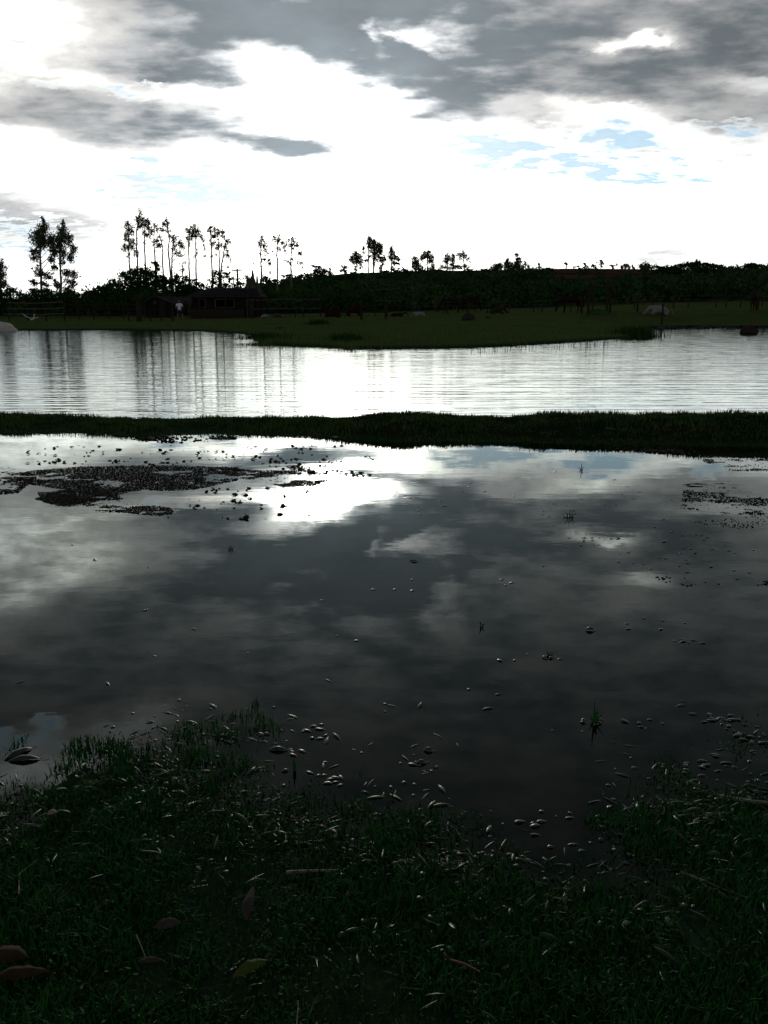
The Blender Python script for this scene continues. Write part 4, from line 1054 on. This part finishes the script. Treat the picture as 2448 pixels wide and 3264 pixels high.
twig('stalk', 'reddish curved stalk in the grass at the bottom centre right', [(1415, 3040), (1440, 3062), (1480, 3072), (1530, 3098)], .0032, M_redtwig, .02)
twig('straw', 'pale dry straw standing at the bottom edge, left of centre', [(944, 3290), (947, 3250), (951, 3190)], .0011, M_straw, .03, 'straw')
twig('straw', 'thin dry stem leaning beside the grey leaves', [(434, 2980), (452, 3020), (465, 3055)], .0011, M_straw, .025, 'straw')
twig('straw', 'bent dry stem at the left margin of the grass', [(60, 2850), (62, 2785), (120, 2740)], .0016, M_straw, .02, 'straw')
twig('straw', 'pale twig end lying across the weeds near the centre', [(740, 2870), (780, 2855), (830, 2862)], .0025, M_greyleaf, .02, 'straw')

# ------------------------------------------------------------------ things on the far side
def on_ground(px, y): 
    x = ray(px, 1000)[0] * y
    return Vector((x, y, gz(x, y)))
PXM = lambda y: F / y          # photograph pixels per metre (roughly) at distance y
# tiled cabin
CY = 80.0
def cx(px): return ray(px, 960)[0] * CY
c = on_ground(720, CY); zg = c.z
def cz(py): return at_y(700, py, CY).z
root = empty('cabin', (c.x, CY, zg)); tag(root, 'low dark cabin with a long tiled roof and open front beside the cactus', 'cabin')
xl, xr = cx(612) - c.x, cx(830) - c.x; w = xr - xl
he, hr_ = cz(945) - zg, cz(921) - zg
dp = 3.6
# walls as panels round the openings
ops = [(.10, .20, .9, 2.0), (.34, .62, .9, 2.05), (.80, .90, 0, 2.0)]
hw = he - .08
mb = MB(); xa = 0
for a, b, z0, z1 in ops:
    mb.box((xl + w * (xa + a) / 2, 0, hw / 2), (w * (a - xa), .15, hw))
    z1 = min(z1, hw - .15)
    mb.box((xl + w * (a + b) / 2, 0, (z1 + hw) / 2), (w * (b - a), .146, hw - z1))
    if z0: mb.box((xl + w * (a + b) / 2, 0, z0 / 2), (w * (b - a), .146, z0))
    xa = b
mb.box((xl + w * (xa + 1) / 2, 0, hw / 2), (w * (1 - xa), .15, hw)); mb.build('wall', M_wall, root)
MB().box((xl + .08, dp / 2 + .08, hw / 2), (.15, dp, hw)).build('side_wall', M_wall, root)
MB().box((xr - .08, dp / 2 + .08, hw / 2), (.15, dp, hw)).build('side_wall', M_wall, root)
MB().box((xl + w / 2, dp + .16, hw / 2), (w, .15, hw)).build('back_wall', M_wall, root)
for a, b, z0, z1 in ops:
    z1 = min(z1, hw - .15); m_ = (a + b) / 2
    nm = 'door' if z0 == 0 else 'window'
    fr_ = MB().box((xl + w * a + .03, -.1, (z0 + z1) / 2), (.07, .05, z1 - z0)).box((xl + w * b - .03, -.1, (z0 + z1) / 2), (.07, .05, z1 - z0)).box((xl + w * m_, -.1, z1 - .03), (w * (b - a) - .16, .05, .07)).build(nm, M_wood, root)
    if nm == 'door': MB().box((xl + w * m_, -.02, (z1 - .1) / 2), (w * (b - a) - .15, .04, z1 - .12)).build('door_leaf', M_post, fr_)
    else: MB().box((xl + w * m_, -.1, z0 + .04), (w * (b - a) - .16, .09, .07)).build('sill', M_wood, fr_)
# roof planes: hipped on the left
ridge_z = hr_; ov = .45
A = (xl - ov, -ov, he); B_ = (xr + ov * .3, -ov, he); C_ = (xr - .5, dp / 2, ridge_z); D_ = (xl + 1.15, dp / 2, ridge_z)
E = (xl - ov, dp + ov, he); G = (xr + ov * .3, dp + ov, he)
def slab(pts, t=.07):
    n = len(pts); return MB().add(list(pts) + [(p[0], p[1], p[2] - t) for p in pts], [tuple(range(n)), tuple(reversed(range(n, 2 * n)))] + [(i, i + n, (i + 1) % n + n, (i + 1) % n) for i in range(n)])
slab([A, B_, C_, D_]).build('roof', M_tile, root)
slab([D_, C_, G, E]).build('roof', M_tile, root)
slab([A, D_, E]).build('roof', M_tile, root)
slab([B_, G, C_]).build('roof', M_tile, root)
tm = MB(); rows, cols = 9, 30
for j in range(rows):
    for i in range(cols):
        t0, t1 = j / rows, (j + 1) / rows
        def pt(u, t):
            x0 = A[0] + (D_[0] - A[0]) * t; x1 = B_[0] + (C_[0] - B_[0]) * t
            return Vector((x0 + (x1 - x0) * u, A[1] + (D_[1] - A[1]) * t, A[2] + (D_[2] - A[2]) * t))
        u0, u1 = i / cols, (i + .82) / cols; up = Vector((0, -.02, .035 + random.uniform(0, .03)))
        a_, b_, c_, d_ = pt(u0, t0), pt(u1, t0), pt(u1, t1), pt(u0, t1); mm = (a_ + b_) / 2 + Vector((0, -.02, .10)); m2 = (c_ + d_) / 2 + Vector((0, -.02, .07))
        tm.add([a_ + up, mm, b_ + up, c_ + up * .5, m2, d_ + up * .5], [(0, 1, 4, 5), (1, 2, 3, 4)])
tiles = tm.build('roof_tiles', M_tile, root); tiles['kind'] = 'stuff'
mb = MB().tube([Vector(D_) + Vector((0, 0, .05)), Vector(C_) + Vector((0, 0, .05))], .10, 6).build('ridge_cap', M_tile, root)
for u in (.12, .5, .97):
    MB().box((xl + w * u, -ov + .1, he / 2 - .05), (.14, .14, he - .1)).build('post', M_post, root)
# board enclosure in front of it
ex0, ex1 = cx(605) * .94, cx(775) * .94; EYY = CY * .94
zg2 = gz((ex0 + ex1) / 2, EYY); et = at_y(690, 985, EYY).z - zg2
root = empty('board_fence', ((ex0 + ex1) / 2, EYY, zg2)); tag(root, 'dark solid board enclosure in front of the tiled cabin', 'fence')
n = 24; wI = ex1 - ex0; shared = []
for v in range(3):
    mb = MB().box((0, 0, et * (.5 - .01 * v)), (wI / n * .93, .035, et * (1 - .02 * v))); me = bpy.data.meshes.new('board'); me.from_pydata(mb.v, [], mb.f); me.materials.append(M_post); shared.append(me)
for i in range(n):
    o = bpy.data.objects.new('board', random.choice(shared)); COL.objects.link(o); o.parent = root; o.location = (-wI / 2 + wI * (i + .5) / n, random.uniform(-.01, .01), 0); o.rotation_euler = (0, random.uniform(-.01, .01), 0)
for zz in (.25, .8): MB().box((0, .06, et * zz), (wI, .06, .09)).build('rail', M_post, root)
# small gabled shed
SY = 86.0
c = on_ground(505, SY)
def sx(px): return ray(px, 960)[0] * SY
root = empty('shed', (c.x, SY, c.z)); tag(root, 'small gabled shed left of the person, with a long side roof reaching the cabin', 'shed')
g0, g1, gm_ = sx(459) - c.x, sx(549) - c.x, sx(498) - c.x
ze, zr = at_y(500, 967, SY).z - c.z, at_y(500, 944, SY).z - c.z
mb = MB(); mb.add([(g0 + .2, 0, 0), (g1 - .2, 0, 0), (g1 - .2, 0, ze), (gm_, 0, zr - .1), (g0 + .2, 0, ze), (g0 + .2, .1, 0), (g1 - .2, .1, 0), (g1 - .2, .1, ze), (gm_, .1, zr - .1), (g0 + .2, .1, ze)],
   [(0, 1, 2, 3, 4), (9, 8, 7, 6, 5), (0, 5, 6, 1), (1, 6, 7, 2), (2, 7, 8, 3), (3, 8, 9, 4), (4, 9, 5, 0)]); mb.build('gable_wall', M_wall, root)
x2 = sx(612) - c.x
slab([(g0 - .2, -.35, ze), (gm_, -.35, zr), (gm_, 4, zr), (g0 - .2, 4, ze)]).build('roof', M_tile, root)
slab([(gm_, -.35, zr), (g1 + .25, -.35, ze), (x2, 3.9, ze + .1), (x2, 4, zr - .05), (gm_, 4, zr)]).build('roof', M_tile, root)
MB().box((gm_ - .15, -.03, 1.55), (.35, .05, .45)).build('window', M_greyleaf, root)
MB().box((gm_ + .6, -.03, .9), (.7, .05, 1.8)).build('door', M_post, root)
for px_ in (462, 492, 546): MB().box((sx(px_) - c.x, -.3, ze / 2), (.13, .13, ze)).build('post', M_post, root)
# rail fences: each is one thing with its posts and rails
def rail_fence(label, pxs, y, hs, npost, mrail=None, postr=.06, wire=False, th=.09, y2=None, jit=0.0, ph=None, name='rail_fence'):
    x0, x1 = ray(pxs[0], 1000)[0] * y, ray(pxs[1], 1000)[0] * (y2 or y)
    b = Vector(((x0 + x1) / 2, (y + (y2 or y)) / 2, 0)); b.z = gz(b.x, b.y)
    root = empty(name, b); tag(root, label, 'fence')
    tops = []
    for i in range(npost):
        t = i / (npost - 1); X = x0 + (x1 - x0) * t + random.uniform(-jit, jit); Y = y + ((y2 or y) - y) * t
        z = gz(X, Y); h_ = (ph or hs[0] + .12) * random.uniform(.9, 1.12)
        o = MB().tube([(0, 0, -.15), (random.uniform(-.03, .03), 0, h_ * .5), (random.uniform(-.08, .08), 0, h_)], [postr, postr * .95, postr * .85], 6).build('post', M_post, root); o.location = (X - b.x, Y - b.y, z - b.z)
        tops.append((X - b.x, Y - b.y, z - b.z))
    for h_ in hs:
        if wire:
            MB().tube([(p[0], p[1] - postr, p[2] + h_) for p in tops], .012, 4).build('wire', M_wire, root)
        else:
            for a, b2 in zip(tops[:-1], tops[1:]):
                va, vb = Vector(a) + Vector((0, -postr - .03, h_ + random.uniform(-.03, .03))), Vector(b2) + Vector((0, -postr - .03, h_ + random.uniform(-.03, .03)))
                MB().tube([va, va.lerp(vb, .5) + Vector((0, 0, random.uniform(-.03, .02))), vb], th / 2, 5).build('rail', mrail or M_wood, root)
rail_fence('three-rail pale wooden fence at far left behind the white bird', (28, 205), 66, (1.45, 1.02, .58), 4, th=.11)
rail_fence('dark rail fence left of the gabled shed', (205, 440), 72, (1.3, .9, .5), 6, M_post, th=.09)
rail_fence('low rail fence in front of the gabled shed', (410, 548), 68, (.95, .5), 5, M_post, th=.07)
rail_fence('rough rail fence between the cabin and the red cattle', (800, 1015), 78, (1.6, .8), 6, M_wood, th=.08, jit=.4)
rail_fence('small rail pen with heavy corner posts left of the pasture', (1152, 1230), 62, (1.0, .55), 2, M_post, postr=.10, th=.08)
rail_fence('back rail of the small pen behind the lying calves', (1195, 1275), 74, (2.3, 1.3), 3, M_wood, postr=.06, th=.07)
rail_fence('post and wire fence along the back of the pasture', (1290, 2640), 77, (1.05, .7, .35), 22, wire=True, postr=.055, jit=.8, ph=1.25, name='wire_fence')
# heavy posts and trunks about the shade frame
def post(label, px, y, h_, r=.1):
    p = on_ground(px, y); o = MB().tube([(0, 0, -.2), (.02, 0, h_ * .5), (random.uniform(-.06, .06), 0, h_)], [r, r * .9, r * .8], 7).build('wooden_post', M_post); o.location = p
    tag(o, label, 'post')
post('heavy gate post standing right of the cabin enclosure', 803, 72, 1.35, .16)
post('thick dark post at the shore end of the low shed fence', 442, 64, 1.9, .22)
post('tall thin pole rising at the right corner of the shed', 550, 66, 2.1, .07)
post('dark post standing in front of the white lying cow', 2111, 60, 1.45, .08)
post('thick forked post at left of the grassy mound', 1874, 66, 2.5, .10)
post('slimmer post close behind the left of the grassy mound', 1887, 69, 2.4, .07)
post('thick post at right of the grassy mound', 1933, 66, 2.6, .10)
post('dark leaning post right behind the mound\'s right post', 1943, 68, 1.7, .11)
post('short stake between the mound and the white lying cow', 2030, 68, 1.3, .09)
post('short stake just left of the brown grazing horse\'s right fence', 1855, 68, 1.0, .06)
def frame_(label):
    p = on_ground(1910, 67.5); root = empty('shade_frame', p); tag(root, label, 'frame')
    for dx_ in (-.85, .85): MB().tube([(dx_, 0, -.1), (dx_, 0, 2.05)], .05, 6).build('post', M_post, root)
    MB().tube([(-1.1, 0, 2.05), (1.1, 0, 2.1)], .045, 6).build('beam', M_post, root)
frame_('bare pole frame standing behind the grassy mound')
# utility pole
py_ = 112.0
b = on_ground(762, py_); root = empty('utility_pole', b); tag(root, 'wooden utility pole with one crossarm behind the cabin', 'utility pole')
zt = at_y(762, 856, py_).z - b.z
MB().tube([(0, 0, -.3), (0, 0, zt)], [.17, .12], 8).build('pole', M_bark2, root)
hl = (at_y(779, 860, py_).x - at_y(747, 860, py_).x) / 2
arm = MB().box((0, -.14, zt - .25), (hl * 2, .1, .13), 0, -.06).build('crossarm', M_bark2, root)
for d_ in (-hl * .95, -hl * .45, hl * .45, hl * .95): MB().tube([(d_, -.14, zt - .2 + d_ * .06), (d_, -.14, zt + .02 + d_ * .06)], [.05, .035], 6).build('insulator', M_bark2, arm)
# columnar cactus behind the cabin's right end
b = on_ground(805, 90); root = empty('columnar_cactus', b); tag(root, 'tall columnar cactus with several spires behind the cabin\'s right end', 'cactus')
def cact(px, top, r, bend=0):
    x_ = ray(px, 900)[0] * 90 - b.x; zt = at_y(px, top, 90).z - b.z; mb = MB(); n = 10
    pts = [Vector((x_ + bend * (1 - t), random.uniform(-.1, .1), t * zt)) for t in (0, .3, .6, .85, .95, 1)]
    mb.tube(pts, [r * 1.1, r * 1.1, r, r * .8, r * .55, r * .12], n); mb.build('stem', M_cactus, root)
for a in [(789, 874, .19), (795, 880, .16), (801, 880, .20), (806, 858, .19, .2), (811, 886, .22), (816, 915, .24), (820, 876, .15), (824, 905, .17, -.2), (829, 918, .16), (792, 900, .24), (803, 900, .26)]: cact(*a)

# ------------------------------------------------------------------ bodies
def skin(name, chains, m, parent=None, sub=2, loc=None):
    """chains of (x, y, z, radius); a chain may start at an existing joint given as an index"""
    V, R_, E_ = [], [], []
    for ch in chains:
        prev = None
        for p in ch:
            if isinstance(p, int): prev = p; continue
            V.append(p[:3]); R_.append(p[3]); i = len(V) - 1
            if prev is not None: E_.append((prev, i))
            prev = i
    me = bpy.data.meshes.new(name); me.from_pydata(V, E_, []); me.update()
    o = link(name, me, m, parent)
    if loc is not None: o.location = loc
    o.modifiers.new('skin', 'SKIN')
    for i, r in enumerate(R_):
        sv_ = me.skin_vertices[0].data[i]
        r = r if isinstance(r, tuple) else (r, r); sv_.radius = r
    me.skin_vertices[0].data[0].use_root = True
    o.modifiers['skin'].use_smooth_shade = True
    s = o.modifiers.new('smooth', 'SUBSURF'); s.levels = sub; s.render_levels = sub
    return o
# the person, 1.68 m tall, seen from behind with elbows out
pp = on_ground(573, 72); fz = at_y(573, 1024, 72).z
root = empty('person', (pp.x, 72, max(pp.z, fz) if abs(pp.z - fz) < .3 else pp.z)); root.rotation_euler = (0, 0, .1)
tag(root, 'person in a white T-shirt, dark shorts and red cap standing left of the cabin', 'person')
skin('body', [[(0, 0, .92, .125), (0, 0, 1.08, .115), (0, .01, 1.25, .135), (0, 0, 1.38, .12), (0, .01, 1.46, .055), (0, .02, 1.53, .07), (0, .03, 1.60, .088), (0, .03, 1.66, .07)],
      [0, (-.11, 0, .86, .095), (-.17, .0, .50, .062), (-.18, -.01, .44, .058), (-.19, -.02, .10, .042), (-.20, .02, .035, .04), (-.21, .14, .03, .03)],
      [0, (.11, 0, .86, .095), (.20, .02, .50, .062), (.22, .01, .44, .058), (.25, -.02, .10, .042), (.26, .02, .035, .04), (.28, .14, .03, .03)],
      [3, (-.19, 0, 1.36, .058), (-.31, -.02, 1.12, .045), (-.27, .14, .98, .036), (-.20, .22, 1.00, .032)],
      [3, (.19, 0, 1.36, .058), (.31, -.02, 1.12, .045), (.27, .14, .98, .036), (.20, .22, 1.00, .032)]], M_skin, root, 2)
shirt = skin('shirt', [[(0, 0, .86, .165), (0, 0, 1.05, .155), (0, .0, 1.24, .170), (0, 0, 1.36, .150), (0, .01, 1.43, .085)],
      [3, (-.19, 0, 1.35, .085), (-.265, -.01, 1.19, .078)], [3, (.19, 0, 1.35, .085), (.265, -.01, 1.19, .078)]], M_white if False else M_shirt, root, 2)
skin('print', [[(-.03, -.150, 1.20, (.012, .012)), (.04, -.150, 1.20, (.012, .012))]], M_print, shirt, 1)
skin('print', [[(-.02, -.135, 1.30, .03), (.02, -.135, 1.32, .03)]], M_print, shirt, 1)
skin('shorts', [[(0, 0, .93, .155), (0, 0, .86, .15)], [1, (-.12, 0, .78, .115), (-.16, 0, .56, .095)], [1, (.12, 0, .78, .115), (.19, .01, .56, .095)]], M_short, root, 2)
cap = skin('cap', [[(0, .03, 1.61, .098), (0, .03, 1.68, .085), (0, .03, 1.71, .04)]], M_cap, root, 2)
MB().box((0, .15, 1.64), (.14, .12, .015)).build('brim', M_cap, cap)

def quadruped(name, label, cat, px, y, length, height, rz, pose, m, tone2=None, group=None):
    p = on_ground(px, y); root = empty(name, p, rz); tag(root, label, cat, group)
    s = height / 1.5; lx = length / 2.0
    def T(c): return [(a[0] * lx, a[1] * s, a[2] * s, (a[3] * s if not isinstance(a[3], tuple) else tuple(v * s for v in a[3]))) if not isinstance(a, int) else a for a in c]
    body = [(-.78, 0, 1.18, .26), (-.35, 0, 1.10, .30), (.1, 0, 1.08, .31), (.55, 0, 1.16, .28)]
    if pose == 'graze': neck = [3, (.85, 0, 1.10, .19), (1.12, .02, .72, .12), (1.22, .03, .42, .105), (1.30, .03, .22, .085), (1.38, .03, .08, .055)]
    else: neck = [3, (.85, 0, 1.32, .19), (1.08, .02, 1.52, .13), (1.28, .03, 1.50, .10), (1.50, .03, 1.36, .06)]
    legs = []
    for sd in (-1, 1):
        legs.append([0, (-.72, .15 * sd, .92, .17), (-.60 - .04 * sd, .17 * sd, .72, .10), (-.80 - .05 * sd, .17 * sd, .48, .055), (-.74 - .06 * sd, .17 * sd, .12, .04), (-.70 - .06 * sd, .17 * sd, .03, .05)])
        legs.append([3, (.52, .14 * sd, .92, .14), (.54 + .07 * sd, .15 * sd, .66, .075), (.56 + .09 * sd, .15 * sd, .44, .055), (.55 + .11 * sd, .15 * sd, .12, .038), (.58 + .11 * sd, .15 * sd, .03, .048)])
    b = skin('body', [T(body), T(neck)] + [T(l) for l in legs], m, root, 2)
    skin('tail', [T([(-.98, 0, 1.24, .05), (-1.08, 0, 1.0, .06), (-1.10, .02, .6, .07), (-1.08, .02, .4, .03)])], tone2 or m, root, 1)
    if pose == 'graze':
        hx, hz = 1.17, .46
        skin('mane', [T([(.72, 0, 1.42, .04), (.98, 0, 1.12, .05), (1.14, .01, .78, .045)])], tone2 or m, root, 1)
    else: hx, hz = 1.14, 1.62
    for sd in (-1, 1): skin('ear', [T([(hx, .07 * sd, hz, .03), (hx - .06, .11 * sd, hz + .1, .015)])], m, root, 1)
    return root
quadruped('horse', 'dark brown horse grazing with lowered head left of the mound posts', 'horse', 1818, 70, 1.95, 1.55, math.pi + .12, 'graze', M_brown, M_spot)
quadruped('horse', 'tan horse standing hindquarters first near the right edge', 'horse', 2404, 68, 2.1, 1.78, 1.05, 'graze', M_tan, M_spot)
quadruped('horse', 'black horse grazing in the shade, left of the pair at the hedge', 'horse', 1436, 84, 2.0, 1.6, 2.9, 'graze', M_spot, M_spot)
quadruped('horse', 'black horse in the shade behind the dark rounded boulder', 'horse', 1500, 86, 2.0, 1.6, .5, 'graze', M_spot, M_spot)
def lying(name, label, px, y, length, h_, rz, m, head_up=True, patches=None, group=None, cat='cow'):
    p = on_ground(px, y); root = empty(name, p, rz); tag(root, label, cat, group)
    k = length / 1.9; v = h_ / .8
    T = lambda c: [(a[0] * k, a[1] * k, a[2] * v, a[3] * min(k, v)) if not isinstance(a, int) else a for a in c]
    hd = [3, (.82, 0, .62, .18), (1.0, .0, .82 if head_up else .42, .14), (1.18, .0, .80 if head_up else .2, .11), (1.36, .0, .70 if head_up else .1, .07)]
    legs = []
    for sd in (-1, 1):
        legs.append([0, (-.62, .28 * sd, .26, .17), (-.30, .42 * sd, .12, .085), (-.62, .46 * sd, .07, .055), (-.40, .50 * sd, .05, .045)])
        legs.append([3, (.52, .22 * sd, .24, .13), (.80, .28 * sd, .14, .075), (.56, .32 * sd, .07, .055), (.48, .33 * sd, .05, .045)])
    b_ = skin('body', [T([(-.80, 0, .40, .27), (-.35, 0, .43, .36), (.12, 0, .44, .37), (.55, 0, .46, .30)]), T(hd)] + [T(l) for l in legs], m, root, 2)
    skin('tail', [T([(-1.02, .02, .48, .04), (-1.16, .08, .2, .03), (-1.1, .2, .05, .04)])], m, root, 1)
    for sd in (-1, 1): skin('ear', [T([(1.0, .12 * sd, .88 if head_up else .46, .035), (.98, .24 * sd, .86 if head_up else .44, .02)])], m, root, 1)
    if patches:
        for (a, b2, c_, r) in patches: skin('hide_patch', [T([(a, b2, c_, r), (a + .12, b2, c_, r * .8)])], M_spot, root, 2)
lying('cow', 'white cow lying in the pasture behind a dark post', 2100, 66, 1.8, .82, math.pi + .1, M_white, False)
lying('cow', 'white calf with dark patches lying near the middle of the pasture', 1340, 70, 1.15, .46, math.pi, M_white, False, [(.55, -.16, .5, .16), (-.1, -.3, .52, .13), (.9, -.05, .5, .12)])
lying('cow', 'dark calf with white head and rump lying right of the small pen', 1265, 72, 1.25, .34, 0.1, M_spot, True)
lying('cow', 'red cow lying left of the two red cattle by the rail fence', 1062, 73, 1.7, .72, math.pi - .1, M_red, True)
lying('cow', 'larger red cow lying by the small pen, back to the pond', 1125, 76, 1.7, 1.15, .25, M_red, True)
lying('cow', 'brown cow resting by a post left of the grazing horse', 1582, 74, 1.5, .75, 0.1, M_tan, False)
lying('cow', 'small pale calf lying in the yard right of the cabin', 842, 74, .8, .34, 0, M_white, False)
lying('cow', 'grey calf lying by the rough rail fence', 888, 76, .9, .42, math.pi, M_greyleaf, False)
# white wading bird with lifted wings on the left bank
p = on_ground(92, 58); root = empty('white_bird', (p.x, 58, p.z + .0)); tag(root, 'white bird with a raised wing on the bank at far left', 'bird')
skin('body', [[(.05, 0, .32, .05), (.18, 0, .34, .085), (.30, 0, .40, .06), (.36, 0, .52, .028), (.34, 0, .62, .026), (.38, 0, .66, .035), (.43, 0, .66, .018)]], M_feather, root, 2)
MB().tube([(.43, 0, .66), (.52, 0, .65)], [.012, .003], 5).build('beak', M_beak, root)
MB().tube([(.14, .02, .30), (.14, .02, 0)], .010, 5).build('leg', M_beak, root); MB().tube([(.20, -.02, .30), (.21, -.02, 0)], .010, 5).build('leg', M_beak, root)
skin('wing', [[(.22, -.05, .40, (.07, .02)), (.0, -.10, .44, (.09, .02)), (-.22, -.14, .58, (.08, .018)), (-.42, -.16, .74, (.04, .012))]], M_feather, root, 2)
skin('wing', [[(.24, .05, .40, (.07, .02)), (.40, .2, .42, (.08, .02)), (.55, .3, .50, (.05, .015))]], M_feather, root, 2)
# pale mound at the left edge of the pond
p = at_z(2, 1056); mb = MB().lump((0, 0, .10), (.62, .6, .40), 4, 22, .12).lump((.45, -.1, .04), (.48, .4, .26), 9, 18, .16)
o = mb.build('pale_boulder', M_rock, None, True); o.location = (p.x, p.y + .2, 0)
tag(o, 'pale grey rounded mound at the water\'s edge, cut by the left edge', 'boulder')
# rounded dark boulders / tussocks on the peninsula
def stone(label, px, py_z, y, r, seed, m=M_stone, name='boulder', cat='boulder'):
    p = on_ground(px, y); o = MB().lump((0, 0, r[2] * .4), r, seed, 16, .14).build(name, m, None, True); o.location = p; tag(o, label, cat)
stone('dark rounded boulder in the grass at the middle of the pasture', 1494, 0, 58, (.42, .4, .34), 3)
stone('small dark stone on the grass below the brown cow', 1555, 0, 62, (.22, .2, .10), 5)
stone('small dark stone in the grass right of the inlet', 890, 0, 46, (.28, .2, .12), 6)
stone('dark stump-like rock in the water below the tan horse', 2392, 0, 43, (.42, .35, .30), 8, M_post, 'stump', 'stump')
bpy.data.objects['stump'].location.z = -0.02
def mound():
    p = on_ground(1908, 66); o = MB().lump((0, 0, .02), (.95, .6, .42), 12, 18, .08).build('grassy_mound', M_bush, None, True); o.location = p; tag(o, 'low dark leafy mound between the two thick posts', 'mound')
mound()
def tuft(label, px, y, r, h_, n, m=M_bush):
    p = on_ground(px, y); rng = np.random.default_rng(int(px)); x = rng.normal(0, r * .5, n); yy = rng.normal(0, r * .4, n)
    root = blades('shrub', x, yy, 0 * x, h_ * rng.uniform(.4, 1, n), .03, m, .5, rng, None); root.location = p; tag(root, label, 'shrub')
tuft('low dark shrub on the peninsula below the red cattle', 1015, 52, .7, .45, 420)
tuft('dark rounded rush clump at the front shore of the peninsula', 1105, 30, .6, .34, 420)
tuft('leafy bush overhanging the water at the left tip of the peninsula', 845, 32, .9, .34, 600)
tuft('taller leafy bush at the right tip of the peninsula', 2030, 38, .9, .62, 900)
# stalks standing in the water by the right tip
x = r1.uniform(0, 1, 90); pts_ = [at_z(a, b) for a, b in zip(1500 + x * 560, np.interp(x, [0, 1], [1122, 1090]) + r1.normal(0, 2.5, 90))]
blades('reed_stems', np.array([p.x for p in pts_]), np.array([p.y for p in pts_]), np.full(90, -.05), r1.uniform(.10, .32, 90), .018, M_post, .2, r1)
tag(bpy.data.objects['reed_stems'], kind='stuff')
bpy.context.view_layer.update()
